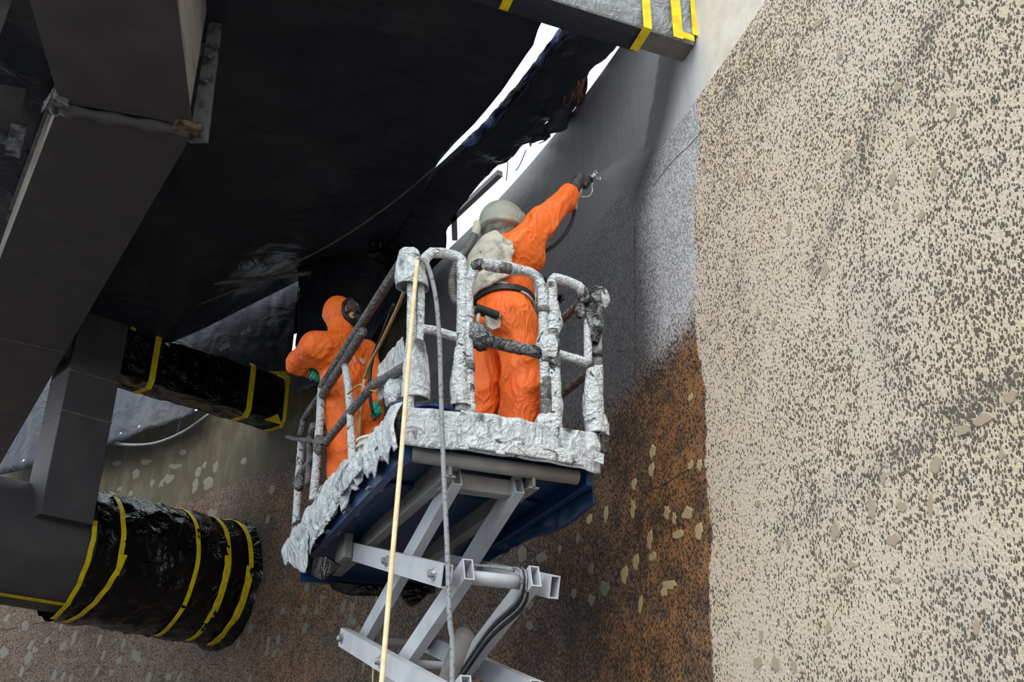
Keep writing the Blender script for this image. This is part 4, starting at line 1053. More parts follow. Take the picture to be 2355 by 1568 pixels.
# skirt across the front: an upper strip, a lower strip, the loose right corner
yk = YF - .035
def fk(px, py): return hy(px, py, yk)
sheet4([[fk(928, 936), fk(980, 940), fk(1030, 945), fk(1062, 948)], [fk(926, 985), fk(1000, 992), fk(1062, 1000)], [fk(928, 1022), fk(990, 1030), fk(1066, 1036)]], 'wrap_sheet', 'toe_board_wrap', 31, .014, sc=6)
sheet4([[fk(1058, 944), fk(1090, 950), fk(1160, 958), fk(1240, 976), fk(1300, 988), fk(1372, 996)], [fk(1060, 990), fk(1160, 1008), fk(1260, 1024), fk(1380, 1040)], [fk(1058, 1034), fk(1150, 1048), fk(1260, 1066), fk(1383, 1088)]], 'wrap_sheet', 'toe_board_wrap', 32, .030, sc=5.5, nn=90)
sheet4([[fk(1062, 1004) - [0, .02, 0], fk(1130, 1012) - [0, .03, 0], fk(1260, 1030) - [0, .03, 0], fk(1306, 1035) - [0, .02, 0]], [fk(1058, 1030) - [0, .02, 0], fk(1150, 1044) - [0, .03, 0], fk(1290, 1066) - [0, .02, 0], fk(1340, 1074) - [0, .02, 0]]], 'wrap_light', 'toe_board_wrap', 33, .010, sc=9, nn=50)
sheet4([[fk(1375, 990), hy(1392, 1000, 4.95), hy(1398, 1004, 5.15)], [fk(1378, 1030), hy(1396, 1040, 4.95), hy(1402, 1040, 5.15)], [fk(1376, 1052), hy(1384, 1050, 4.95), hy(1396, 1046, 5.15)]], 'wrap_black', 'toe_board_wrap', 34, .012, sc=8)
MB().aabb((LX0 + .01, YF - .005, 3.53), (LX1, YF + .02, 3.70)).build('toe_board', 'lift_beige', lift)
for p in (fk(1062, 1032), fk(1145, 1043)):
    MB().box(p - np.array([0, .035, 0]), (.025, 0, .0), (0, .003, 0), (0, 0, .014)).build('tape_band', 'wrap_light', lift)
MB().box(fk(1372, 1056) - np.array([0, .03, 0]), (.028, 0, -.006), (0, .003, 0), (.004, 0, .03)).build('tape_band', 'wrap_light', lift)
# left side
wtube([fy(936, 592), lx(925, 600), lx(850, 716), lx(780, 826), lx(740, 890)], .030, 'top_rail', 'wrap_dark', 51, .05)
wtube([lx(835, 762), lx(790, 835), lx(742, 908)], .030, 'top_rail', 'wrap_dark', 52, .08)
wtube([lx(938, 838), lx(900, 862), lx(857, 886), lx(800, 954), lx(736, 1034)], .027, 'mid_rail', 'wrap_dark', 53, .08)
wtube([lx(736, 1034), lx(710, 1066), lx(690, 1088), lx(680, 1112)], .024, 'mid_rail', 'wrap_dark', 54, .12)
wtube([lx(794, 842), lx(801, 890), lx(806, 960), lx(810, 1062)], .024, 'guard_post', 'wrap_light', 55, .10)
wtube([lx(740, 890), lx(736, 960), lx(730, 1040), lx(724, 1110), lx(720, 1150)], .029, 'guard_post', 'wrap_light', 56, .08)
wtube([lx(738, 905), lx(722, 930), lx(700, 962), lx(692, 1000)], .024, 'top_rail', 'wrap_dark', 57, .2)
wtube([lx(694, 1012), lx(690, 1060), lx(686, 1120), lx(680, 1210)], .028, 'guard_post', 'wrap_light', 58, .14)
wtube([lx(712, 1005), lx(712, 1060), lx(708, 1115)], .022, 'guard_post', 'wrap_dark', 59, .12)
lump(lx(688, 1110), (.03, 0, 0), (0, .04, 0), (0, 0, .07), 'rail_wrap', 'wrap_black', .03, 60)
lump(lx(686, 1218), (.035, 0, 0), (0, .05, 0), (0, 0, .05), 'rail_wrap', 'wrap_black', .03, 61)
lump(lx(734, 1022), (.034, 0, 0), (0, .05, 0), (0, 0, .05), 'rail_wrap', 'wrap_dark', .025, 62)
lump(lx(722, 985), (.03, 0, 0), (0, .06, 0), (0, 0, .03), 'rail_wrap', 'wrap_dark', .02, 63)
wtube([lx(660, 1004, 1.44), lx(680, 1010, 1.44), lx(712, 1012, 1.44), lx(742, 1020, 1.44)], .016, 'rail_clamp', 'wrap_dark', 64, .2)
MB().tube(line_path([(LX1 - .02, LY1, 3.6), (LX1 - .02, LY1, 4.66)], .05), .024, 10).build('guard_post', 'wrap_dark', lift, True)
MB().tube(line_path([(LX0 + .02, LY1, 4.5), (LX1 - .02, LY1, 4.5)], .05), .024, 10).build('top_rail', 'wrap_dark', lift, True)
for z0 in (4.62, 4.12):
    wtube([(LX1 - .01, YF + .03, z0), (LX1 - .01, 6.2, z0 + .03), (LX1 - .01, LY1, z0 + .04)], .024, 'top_rail' if z0 > 4.5 else 'mid_rail', 'wrap_dark', int(z0 * 10), .12)
MB().aabb((LX1 - .025, YF, 3.53), (LX1, LY1, 3.70)).build('toe_board', 'wrap_dark', lift)
MB().aabb((LX0, YF, 3.53), (LX0 + .02, LY1, 3.70)).build('toe_board', 'wrap_dark', lift)
# ragged skirt along the left side
def ragged():
    n, k = 150, 22; yy = np.linspace(4.83, 7.5, n); G = []
    for i, y in enumerate(yy):
        top = 3.735 + .05 * vnoise(np.array([y, 0, 0.]), 4, 3) - (.05 if y > 6.9 else 0)
        bot = 3.47 + .05 * vnoise(np.array([y, 1, 0.]), 9, 4) + .03 * vnoise(np.array([y, 2, 0.]), 26, 5)
        G.append([(LX0 - .02 - .03 * math.sin(t * PI), y, top + (bot - top) * t) for t in np.linspace(0, 1, k)])
    G = np.array(G); w = wrinkle(G * [1, 1.8, .25] + .05 * vnoise(G, 5, 2)[..., None], 6, 15); G[..., 0] -= .035 * (w + .3)
    return MB().grid(G, (.006, 0, 0)).build('side_skirt', 'wrap_sheet', lift, True)
ragged()
sheet4([[lx(918, 950), lx(870, 1010), lx(830, 1064), lx(790, 1090)], [lx(905, 985, 1.42), lx(850, 1045, 1.42), lx(800, 1100, 1.42), lx(770, 1130, 1.42)], [lx(880, 1020, 1.40), lx(838, 1075, 1.40), lx(800, 1125, 1.40), lx(780, 1150, 1.40)]], 'wrap_sheet', 'side_skirt', 71, .022, sc=8)
sheet4([[lx(932, 775, 1.5), lx(905, 800, 1.5), lx(872, 840, 1.5)], [lx(930, 830, 1.5), lx(905, 850, 1.5), lx(872, 880, 1.5)], [lx(900, 890, 1.52), lx(890, 905, 1.52), lx(870, 935, 1.52)]], 'wrap_sheet', 'side_skirt', 72, .02, sc=8)
lump(lx(912, 905, 1.5), (.05, 0, 0), (0, .09, 0), (0, 0, .07), 'rail_wrap', 'wrap_light', .035, 73)
sheet4([[lx(790, 1090, 1.44), lx(760, 1130, 1.44), lx(735, 1165, 1.44), lx(708, 1195, 1.44)], [lx(785, 1150, 1.42), lx(755, 1185, 1.42), lx(735, 1210, 1.42), lx(703, 1235, 1.42)], [lx(768, 1190, 1.43), lx(742, 1225, 1.43), lx(725, 1250, 1.43), lx(716, 1276, 1.43)]], 'wrap_light', 'side_skirt', 74, .025, sc=8)
sheet4([[lx(708, 1195, 1.42), lx(690, 1210, 1.42), lx(678, 1215, 1.42)], [lx(712, 1235, 1.40), lx(690, 1255, 1.40), lx(664, 1260, 1.40)], [lx(708, 1285, 1.42), lx(690, 1300, 1.42), lx(668, 1292, 1.42)], [lx(706, 1318, 1.43), lx(696, 1316, 1.43), lx(682, 1306, 1.43)]], 'wrap_sheet', 'corner_hood', 75, .02, sc=8)
MB().prism([lx(682, 1252, 1.45), lx(712, 1282, 1.45), lx(750, 1280, 1.45), lx(778, 1300, 1.45), lx(738, 1332, 1.45), lx(716, 1322, 1.45), lx(690, 1290, 1.45)], (.02, 0, 0)).build('skirt_flap', 'black_wrap', lift)
# loose film below the tray and at the right edge
sheet4([[(2.60, 5.0, 3.50), (2.60, 5.5, 3.48), (2.58, 6.1, 3.46), (2.56, 6.7, 3.44)], [(2.62, 4.98, 3.36), (2.63, 5.35, 3.33), (2.60, 6.0, 3.38), (2.57, 6.8, 3.36)]], 'lift_blue', 'skirt_flap', 76, .03, sc=5)
sheet4([[(1.7, 7.4, 3.38), (2.0, 7.4, 3.38), (2.3, 7.4, 3.38)], [(1.75, 7.42, 3.32), (1.9, 7.42, 3.29), (2.3, 7.4, 3.32)]], 'black_wrap', 'skirt_flap', 77, .01, sc=5)
sheet4([[hy(915, 1330, 7.2), hy(955, 1340, 7.2), hy(1000, 1350, 7.2)], [hy(922, 1372, 7.2), hy(948, 1394, 7.2), hy(990, 1362, 7.2)]], 'black_wrap', 'skirt_flap', 78, .012, sc=6)

# ================================================================== THINGS ON THE LIFT
def bucket(x, y, m, label, h=.30, r=.135, z=DZ):
    t = thing('bucket', label, 'bucket', (x, y, z))
    MB().lathe([(r * .84, 0), (r * .98, h), (r * .94, h), (r * .80, .012)], (x, y, z), (0, 0, 1), 28).build('bucket_body', m, t, True)
    for hh in (h - .012, h - .055):
        MB().lathe([(r * .98, hh - .008), (r * 1.05, hh - .008), (r * 1.05, hh + .008), (r * .98, hh + .008)], (x, y, z), (0, 0, 1), 28).build('rim', m, t)
    MB().tube(smooth_path([(x - r, y, z + h - .04), (x - r * .8, y - r * .9, z + h - .12), (x, y - r * 1.25, z + h - .16), (x + r * .8, y - r * .9, z + h - .12), (x + r, y, z + h - .04)], .03), .005, 6).build('handle', 'zinc', t, True)
q = hz(798, 1060, DZ + .24); bucket(1.62, q[1] + .1, 'white_plastic', 'white paint bucket on the deck below the left worker', .26)
bucket(1.63, 5.95, 'white_plastic', 'dusty white bucket behind the masked rail, right of the left worker', .36, .14)
bucket(1.68, 5.12, 'blue_plastic', 'blue bucket just behind the front toe board at left corner', .25)
bucket(1.61, 7.26, 'white_plastic', 'white bucket in the far left corner of the deck', .30, .12)

# ropes and hoses over the front
def cord(name, pts, r, m, label, cat='rope', n=8, step=.05):
    return tag(MB().tube(smooth_path(pts, step), r, n).build(name, m, None, True), label, cat)
e = fy(882, 1520, 4.62); e2 = fy(960, 602, 4.79)
dn = (e - fy(905, 1250, 4.66)); dn /= abs(dn[2])
cord('rope', [e2 + [.03, .07, -.06], e2 + [.012, .03, .008], e2, e2 + [-.006, -.008, -.06], fy(945, 760, 4.75), fy(925, 1020, 4.72), fy(905, 1250, 4.66), e, fy(878, 1566, 4.61), fy(878, 1566, 4.61) + dn * 1.0, (1.1, 4.5, .02), (.7, 4.3, .02)], .0125, 'rope', 'long cream rope hanging from the left corner post down past the scissor arms')
e3 = fy(966, 606, 4.78)
cord('air_hose', [(1.58, 4.92, 4.58), e3 + [-.01, .05, .03], e3 + [.02, 0, .03], fy(988, 622, 4.77), fy(1003, 690, 4.75), fy(1011, 790, 4.74), fy(1014, 900, 4.73), fy(1019, 1050, 4.71), fy(1028, 1250, 4.68), fy(1034, 1420, 4.65), fy(1040, 1566, 4.64), (1.62, 4.55, 1.0), (1.55, 4.4, .02), (1.2, 4.1, .02)], .0135, 'hose_grey', 'paint speckled grey hose hanging in front of the lift beside the cream rope', 'hose')
cord('rope', [fy(930, 668, 4.93), lx(915, 705, 1.50), lx(880, 780, 1.52), lx(850, 838, 1.53), lx(838, 872, 1.54)], .011, 'tan', 'short tan rope slanting from the corner hood behind the top rail')
cord('rope', [lx(838, 872, 1.51), lx(830, 930, 1.51), lx(826, 985, 1.52), lx(822, 1046, 1.53)], .011, 'tan', 'tan rope hanging straight down before the left worker legs')
cord('rope', [lx(800, 906, 1.43), lx(815, 892, 1.42), lx(830, 884, 1.43), lx(842, 894, 1.45), lx(866, 900, 1.46)], .007, 'tan', 'thin tan cord tied across the left rails')
cord('cable', [lx(905, 700, 1.56), lx(880, 765, 1.57), lx(858, 820, 1.58), lx(850, 870, 1.58), lx(852, 920, 1.58), lx(862, 965, 1.58)], .012, 'rubber', 'black cable hanging beside the left worker, behind the rails', 'cable')
cord('rope', [hy(870, 1316, 7.5), hy(864, 1420, 7.5), hy(860, 1500, 7.5), hy(857, 1568, 7.5), (hy(857, 1568, 7.5)) * [1, 1, 0] + [0, 0, .02]], .007, 'rope', 'thin pale cord hanging behind the scissor arms')

# ================================================================== PEOPLE
def folds(P, amp, seed):
    Q = P @ np.array([[.8, 0, .6], [0, 1, 0], [-.6, 0, .8]]) * [1.0, 1.0, .5]      # creases run slantwise
    w = .10 * np.stack([vnoise(P, 3.5, seed + 5), vnoise(P, 3.5, seed + 6), vnoise(P, 3.5, seed + 7)], -1)
    a = 1 - 2 * np.abs(vnoise(Q + w, 4.2, seed)); b = 1 - 2 * np.abs(vnoise(Q[:, ::-1] + w, 8.5, seed + 3))
    return amp * (.9 * a * np.abs(a) + .45 * b * np.abs(b) - .15)
def hand_sdf(P, w, palm_dir, up, side, fingers, k=.006):
    ds = [cone(P, w, w + palm_dir * .05, .030, .034), cone(P, w + palm_dir * .05 + side * .022, w + palm_dir * .09 + side * .024, .024, .018),
          cone(P, w + palm_dir * .05 - side * .022, w + palm_dir * .09 - side * .024, .024, .018)]
    body = union(ds, .02)
    for ch in fingers:
        dd = [cone(P, a, b, r1, r2) for (a, b, r1, r2) in ch]
        body = smin(body, union(dd, .004), k)
    return body
def finger(base, dirs, lens, r0=.0125):
    ch, p = [], np.asarray(base, float); r = r0
    for d, l in zip(dirs, lens):
        d = np.asarray(d, float); d = d / np.linalg.norm(d); q = p + d * l
        ch.append((p, q, r, r * .9)); p = q; r *= .9
    return ch

# ---- sprayer on the right: faces the wall, right arm up
y0 = 5.36
w1 = thing('person', 'person in orange coverall and grey blast helmet spraying the wall, right arm raised', 'person', (2.2, y0, DZ))
J = dict(head=hy(1155, 512, y0), neck=hy(1152, 560, y0 + .0), chest=hy(1150, 615, y0 + .02), waist=hy(1158, 690, y0), pelv=hy(1160, 745, y0),
         rsh=hy(1190, 578, y0 - .17), relb=hy(1240, 516, y0 - .20), rwr=hy(1308, 452, y0 - .20), lsh=hy(1140, 585, y0 + .19))
J['lelb'] = J['lsh'] + np.array([.10, .06, -.28]); J['lwr'] = J['lelb'] + np.array([.26, -.05, .06])
hipR, hipL = J['pelv'] + np.array([.03, -.10, -.03]), J['pelv'] + np.array([-.05, .10, -.03])
kneeR, kneeL = np.array([hipR[0] + .05, hipR[1] - .02, 4.10]), np.array([hipL[0] - .06, hipL[1] + .03, 4.10])
ankR, ankL = np.array([kneeR[0] - .06, kneeR[1] - .02, 3.68]), np.array([kneeL[0] - .06, kneeL[1] + .03, 3.68])
def body1(P, f=True):
    tor = union([cone(P, J['chest'] + [0, -.09, .05], J['chest'] + [0, .09, .05], .135, .135), cone(P, J['waist'] + [0, -.06, .04], J['waist'] + [0, .06, .04], .150, .150),
                 cone(P, J['chest'] + [-.02, 0, 0], J['waist'] + [-.01, 0, .02], .165, .17), cone(P, J['waist'] + [0, 0, -.02], J['waist'] + [0, 0, -.021], .145, .145),
                 cone(P, J['pelv'] + [0, -.06, .06], J['pelv'] + [0, .06, .06], .155, .155), cone(P, J['pelv'] + [-.03, -.06, -.05], J['pelv'] + [-.03, .06, -.05], .165, .165), cone(P, J['neck'] - [0, 0, .06], J['neck'], .10, .075)], .06)
    armR = union([cone(P, J['rsh'], J['relb'], .115, .098), cone(P, J['relb'], J['rwr'], .098, .066), cone(P, J['rsh'] + [-.01, .05, -.12], J['rsh'] + [.08, .01, -.02], .10, .09)], .035)
    armL = union([cone(P, J['lsh'], J['lelb'], .095, .08), cone(P, J['lelb'], J['lwr'], .08, .058)], .03)
    legs = union([cone(P, hipR, kneeR, .130, .118), cone(P, kneeR, ankR, .118, .10)], .03)
    legl = union([cone(P, hipL, kneeL, .125, .112), cone(P, kneeL, ankL, .112, .095)], .03)
    d = smin(smin(smin(tor, armR, .05), armL, .05), smin(legs, legl, .015), .05)
    wz = np.abs(P[:, 2] - (J['waist'][2] - .01)); d = d + .014 * np.exp(-(wz / .03) ** 2)
    return d - folds(P, .024, 11) if f else d
lo1, hi1 = np.array([1.85, 4.95, 3.60]), np.array([2.98, 5.85, 5.98])
nets(body1, lo1, hi1, .014).build('coverall', 'orange', w1, True)
for ank, dz in ((ankR, 0), (ankL, 0)):
    f0 = np.array([ank[0], ank[1], DZ])
    nets(lambda P: np.maximum(union([cone(P, f0 + [-.04, 0, .06], f0 + [.17, 0, .045], .055, .045), cone(P, f0 + [0, 0, .06], f0 + [.0, 0, .16], .058, .062)], .03), DZ - P[:, 2]), f0 + [-.14, -.12, -.01], f0 + [.28, .12, .26], .012).build('boot', 'rubber', w1, True)
# helmet with a soft collar
hc = J['head']
nets(lambda P: union([np.maximum(ell(P, hc + [.0, 0, .0], (.155, .135, .155)), hc[2] - .055 - P[:, 2]), np.maximum(ell(P, hc + [0, 0, -.05], (.162, .142, .035)), -(P[:, 2] - hc[2] + .085))], .012), hc - .22, hc + .22, .011).build('helmet', 'helmet', w1, True)
nets(lambda P: union([cone(P, hc + [-.01, 0, -.06], hc + [-.01, 0, -.13], .115, .098)], .02) - .008 * ridged(P * [1, 1, 2.2], 14, 4), hc - .26, hc + .22, .012).build('helmet_collar', 'collar', w1, True)
MB().lathe([(.05, 0), (.05, .012), (.02, .02)], hc + [.10, -.10, -.01], (.6, -.8, 0), 16).build('helmet_hinge', 'helmet', w1)
MB().prism([hc + [.125, -.09, .04], hc + [.165, -.02, .04], hc + [.165, -.02, -.05], hc + [.13, -.09, -.05]], (-.02, .05, 0)).build('visor_window', 'visor', w1)
# air hose: stiff cuff, then a corrugated loop down the back
pts = smooth_path([hy(1100, 512, y0 + .02), hy(1092, 540, y0 + .03), hy(1075, 570, y0 + .05), hy(1056, 595, y0 + .06), hy(1044, 625, y0 + .08), hy(1040, 655, y0 + .08), hy(1046, 690, y0 + .06), hy(1070, 710, y0 + .03), hy(1095, 712, y0)], .004)
k0 = int(len(pts) * .13)
MB().tube(pts[:k0], .030, 14).build('hose_cuff', 'canvas', w1, True)
pr = pts[k0:]; MB().tube(pr, [.0235 + .0035 * math.sin(i * 1.25) for i in range(len(pr))], 12).build('breathing_hose', 'corrugated', w1, True)
# canvas cape: back panel and front bib, cut from a shell round the torso
def cape(P):
    d = body1(P, False); sh = np.abs(d - .022) - .009
    ctr = J['chest']; a = np.degrees(np.arctan2(P[:, 1] - ctr[1], -(P[:, 0] - ctr[0])))    # 0 = straight back
    zb = J['waist'][2] - .01
    t = np.clip((zb + .09 - P[:, 2]) / .09, 0, 1)
    wid = 84 - 40 * t ** 2.5
    wid = np.where(P[:, 2] > J['rsh'][2] - .02, 84 - 160 * (P[:, 2] - J['rsh'][2] + .02), wid)
    m = np.maximum((np.abs(a) - wid) * .0032, zb - P[:, 2]); m = np.maximum(m, P[:, 2] - J['neck'][2] - .02)
    m2 = np.maximum((150 - np.abs(a)) * .0032, zb - .03 - P[:, 2]); m2 = np.maximum(m2, P[:, 2] - J['neck'][2])
    arm = -np.minimum(cone(P, J['rsh'] + [.03, 0, .03], J['relb'], .125, .11), cone(P, J['lsh'], J['lelb'], .11, .10))
    return np.maximum(np.maximum(sh, np.minimum(m, m2)), arm) - .005 * ridged(P, 11, 6)
nets(cape, lo1, [2.7, 5.8, 5.6], .012).build('blast_cape', 'canvas', w1, True)
def sub1(cond, off, th, name, m, lo=lo1, hi=hi1, h=.010):
    nets(lambda P: np.maximum(np.abs(body1(P, True) - off) - th, cond(P)), lo, hi, h).build(name, m, w1, True)
wz = J['waist'][2] - .015
sub1(lambda P: np.abs(P[:, 2] - wz) - .022, .008, .010, 'belt', 'rubber', [1.85, 5.0, wz - .1], [2.7, 5.8, wz + .1])
n_s = np.array([.35, 0, 1.0]); n_s /= np.linalg.norm(n_s); p_s = hy(1182, 668, y0 - .17)
sub1(lambda P: np.maximum(np.abs((P - p_s) @ n_s) - .011, P[:, 1] - y0), .008, .009, 'cape_strap', 'canvas', [1.9, 5.0, p_s[2] - .25], [2.7, 5.5, p_s[2] + .25])
# air valve and pouch on the belt
v0 = hy(1112, 716, y0 - .19)
dx_ = np.array([.97, -.1, -.22]); dx_ /= np.linalg.norm(dx_)
valve = MB().tube(line_path([v0 - dx_ * .05, v0 + dx_ * .09], .008), [.030 + .004 * (i % 2) for i in range(len(line_path([v0 - dx_ * .05, v0 + dx_ * .09], .008)))], 12).build('air_valve', 'rubber', w1, True)
MB().tube([v0 + dx_ * .09, v0 + dx_ * .115], .017, 10).build('valve_nozzle', 'zinc', valve, True)
pv = hy(1130, 742, y0 - .185)
MB().prism([pv + [-.05, 0, .04], pv + [.055, 0, .04], pv + [.05, 0, -.03], pv + [.0, 0, -.055], pv + [-.03, 0, -.04]], (0, -.02, 0)).build('belt_pouch', 'canvas', w1)
MB().tube(smooth_path([v0 + [-.03, 0, -.02], hy(1098, 745, y0 - .2), hy(1090, 765, y0 - .18)], .02), .012, 8).build('valve_pipe', 'canvas', w1, True)
# right glove round the gun handle
wr = J['rwr']; pd = hy(1338, 420, y0 - .20) - wr; pd /= np.linalg.norm(pd)
upv = np.cross(pd, np.array([0, -1.0, 0])); upv = upv if upv[2] > 0 else -upv
sd = np.array([0, -1.0, 0])                 # towards the viewer
hx_ = -upv                                     # knuckles roll over to the underside
noz = hy(1368, 405, y0 - .18)
grip_t, grip_b = hy(1342, 412, y0 - .18), hy(1330, 452, y0 - .18)
ga = grip_b - grip_t; ga /= np.linalg.norm(ga)          # down the handle
fw = np.cross(ga, np.array([0, -1.0, 0])); fw = fw if fw[0] > 0 else -fw   # forward of the handle
fin = []
for i, (L, off) in enumerate([(.036, .0), (.040, .024), (.038, .048), (.031, .070)]):
    b = grip_t + ga * (off - .002) - fw * .014 + sd * .026
    if i == 0: fin.append(finger(b, [fw * 1.0 + sd * .35 - ga * .1, fw - sd * .2, fw * .6 - sd], [L, .026, .02], .0125))
    else: fin.append(finger(b, [fw + sd * .25, fw * .6 - sd * .9, -fw * .8 - sd * .6], [L, .028, .022], .0125))
fin.append(finger(wr + pd * .035 + upv * .02 - sd * .02, [pd + upv * .25 - sd * .4, pd * .9 - upv * .1 - sd * .2, pd - upv * .3], [.04, .034, .026], .0145))
def glove(P):
    pc = grip_t + ga * .034 - fw * .030
    palm = union([cone(P, wr - pd * .05, wr + pd * .02, .046, .040), cone(P, wr + pd * .02, pc, .042, .040), cone(P, pc - ga * .024 + sd * .012, pc + ga * .030 + sd * .012, .030, .026)], .03)
    for ch in fin: palm = smin(palm, union([cone(P, a, b, r1, r2) for a, b, r1, r2 in ch], .004), .007)
    return palm - .002 * ridged(P, 45, 3)
nets(glove, wr - .16, wr + .22, .0048).build('glove', 'glove_black', w1, True)
lw = J['lwr']; ld = np.array([.98, -.1, .1]); ld /= np.linalg.norm(ld)
fl = [finger(lw + ld * .08 + np.array([0, s, .0]), [ld + [0, 0, -.4], ld * .3 + [0, 0, -1], -ld * .7 + [0, 0, -.6]], [.036 - abs(s) * .1, .026, .02]) for s in (-.033, -.011, .011, .033)]
fl.append(finger(lw + ld * .03 + [0, -.03, .0], [ld + [0, -.6, -.2], ld + [0, .1, -.6]], [.036, .03], .0135))
nets(lambda P: hand_sdf(P, lw, ld, np.array([0, 0, 1.0]), np.array([0, 1.0, 0]), fl), lw - .14, lw + .22, .006).build('glove', 'glove_black', w1, True)

# the spray gun held in that glove
gun = thing('spray_gun', 'silver airless spray gun held in the black glove, pointing at the wall', 'spray gun', grip_b)
MB().tube([grip_t, grip_b], [.012, .015], 10).build('gun_handle', 'gun', gun, True)
bdir = noz - grip_t; bdir /= np.linalg.norm(bdir)
MB().tube(line_path([grip_t - bdir * .02, grip_t + bdir * .02, noz - bdir * .01], .01), .013, 12).build('gun_body', 'gun', gun, True)
MB().lathe([(.017, 0), (.019, .012), (.012, .022), (.006, .03)], noz - bdir * .018, bdir, 14).build('nozzle', 'gun', gun, True)
ub = np.cross(bdir, np.array([0, -1.0, 0])); ub = ub if ub[2] > 0 else -ub
for s in (-1, 1):
    MB().tube(line_path([noz - bdir * .012 + ub * s * .012, noz + bdir * .028 + ub * s * .040, noz + bdir * .036 + ub * s * .018, noz + bdir * .0 + ub * s * .014], .008), .0045, 6).build('tip_guard', 'gun', gun, True)
MB().tube(smooth_path([noz - bdir * .03 - ub * .01, hy(1361, 425, y0 - .18), hy(1362, 440, y0 - .18), hy(1354, 451, y0 - .18), hy(1338, 453, y0 - .18), grip_b], .01), .0045, 6).build('trigger_guard', 'gun', gun, True)
MB().tube(line_path([noz - bdir * .045 - ub * .01, noz - bdir * .05 - ub * .06], .01), .006, 6).build('trigger', 'gun', gun, True)
sw = [grip_b, hy(1326, 462, y0 - .18), hy(1325, 470, y0 - .18)]
MB().tube(line_path(sw, .008), .010, 10).build('hose_swivel', 'gun', gun, True)
MB().tube(line_path([hy(1325, 468, y0 - .18), hy(1322, 482, y0 - .18)], .008), .013, 10).build('hose_ferrule', 'white_plastic', gun, True)
cord('paint_hose', [hy(1322, 480, y0 - .18), hy(1317, 505, y0 - .18), hy(1302, 535, y0 - .17), hy(1278, 562, y0 - .15), hy(1250, 580, y0 - .12), hy(1228, 593, y0 - .08), hy(1216, 610, y0 - .02), J['lwr'] + [.09, 0, 0], J['lwr'] + [.08, .02, -.5], (J['lwr'] + [.05, .05, 0]) * [1, 1, 0] + [0, 0, 3.9], (2.3, 5.7, 3.60), (1.9, 6.2, 3.58)], .0115, 'rubber', 'black paint hose curving from the spray gun down behind the sprayer', 'hose')

# fan of spray between nozzle and wall
def mist():
    n = NT('spray_mist'); t = n.t; t.nodes.remove(n.b)
    v = n.node('ShaderNodeVolumePrincipled', {'Color': (.92, .92, .93, 1), 'Density': 6.0, 'Anisotropy': .0})
    t.links.new(v.outputs[0], t.nodes['Material Output'].inputs['Volume']); return n.m
M['mist'] = mist()
tipp = noz + bdir * .012
u1, u2 = hw(1482, 334, .03), hw(1448, 446, .03)
dn_ = np.cross(u1 - tipp, u2 - tipp); dn_ /= np.linalg.norm(dn_)
G = []
for t in np.linspace(.02, 1, 14):
    a, b = tipp + (u1 - tipp) * t, tipp + (u2 - tipp) * t; G.append([a + (b - a) * s for s in np.linspace(0, 1, 10)])
G = np.array(G); th = (np.linspace(.01, .13, 14)[:, None, None]) * dn_
tag(MB().grid(G - th / 2, th).build('spray_mist', 'mist'), 'fan of pale paint mist between gun nozzle and wall', 'mist', kind='stuff')

# ---- helper on the left: faces right, green gloves, full face mask
w2 = thing('person', 'person in orange hooded coverall and black full face mask leaning at the left rail', 'person', (1.75, 7.05, DZ))
yb = 7.02
K = dict(head=hy(784, 720, yb), neck=hy(783, 765, yb), chest=hy(777, 815, yb), waist=hy(797, 895, yb + .02), pelv=hy(812, 945, yb + .04),
         rsh=hy(724, 795, yb - .10), relb=hy(688, 832, yb + .16), lsh=hy(836, 812, yb + .06), lelb=hy(864, 880, yb + .02))
rh = hx(754, 866, 1.45); K['rwr'] = hx(718, 858, 1.42)
K['lwr'] = hy(858, 920, yb - .06)
hR, hL = K['pelv'] + np.array([-.08, -.04, -.03]), K['pelv'] + np.array([.09, .05, -.03])
kR, kL = np.array([hR[0] + .03, hR[1] - .06, 4.06]), np.array([hL[0] + .02, hL[1] + .0, 4.06])
aR, aL = np.array([kR[0] + .02, kR[1] + .03, 3.66]), np.array([kL[0] + .03, kL[1] + .02, 3.66])
ax2 = K['lsh'] - K['rsh']; ax2 /= np.linalg.norm(ax2)
def body2(P, f=True):
    tor = union([cone(P, K['chest'] - ax2 * .11, K['chest'] + ax2 * .11, .135, .13), cone(P, K['chest'], K['waist'], .165, .165), cone(P, K['waist'] - ax2 * .05, K['waist'] + ax2 * .05, .155, .155),
                 cone(P, K['pelv'] - ax2 * .06, K['pelv'] + ax2 * .06, .165, .165), cone(P, K['neck'] - [0, 0, .10], K['neck'] + [0, 0, .02], .105, .08), cone(P, K['rsh'], K['lsh'], .10, .10)], .06)
    hd = smin(ell(P, K['head'] + [-.02, .02, .01], (.118, .118, .135)), cone(P, K['head'] + [0, 0, -.05], K['neck'], .09, .088), .05)
    armR = union([cone(P, K['rsh'], K['relb'], .105, .085), cone(P, K['relb'], K['relb'] + (K['rwr'] - K['relb']) * .82, .085, .056)], .04)
    armL = union([cone(P, K['lsh'], K['lelb'], .095, .082), cone(P, K['lelb'], K['lwr'], .08, .055)], .03)
    leg = smin(union([cone(P, hR, kR, .130, .112), cone(P, kR, aR, .112, .095)], .03), union([cone(P, hL, kL, .130, .112), cone(P, kL, aL, .112, .095)], .03), .015)
    d = smin(smin(smin(smin(tor, hd, .05), armR, .05), armL, .05), leg, .05)
    # opening of the hood towards the mask
    fo = K['head'] + fc2 * .105
    d = np.maximum(d, -ell(P, fo, (.085, .085, .11)))
    return d - folds(P, .018, 41) if f else d
fc2 = np.array([.80, -.55, .12]); fc2 /= np.linalg.norm(fc2)
nets(body2, [1.0, 6.55, 3.58], [2.25, 7.5, 5.65], .013).build('coverall', 'orange', w2, True)
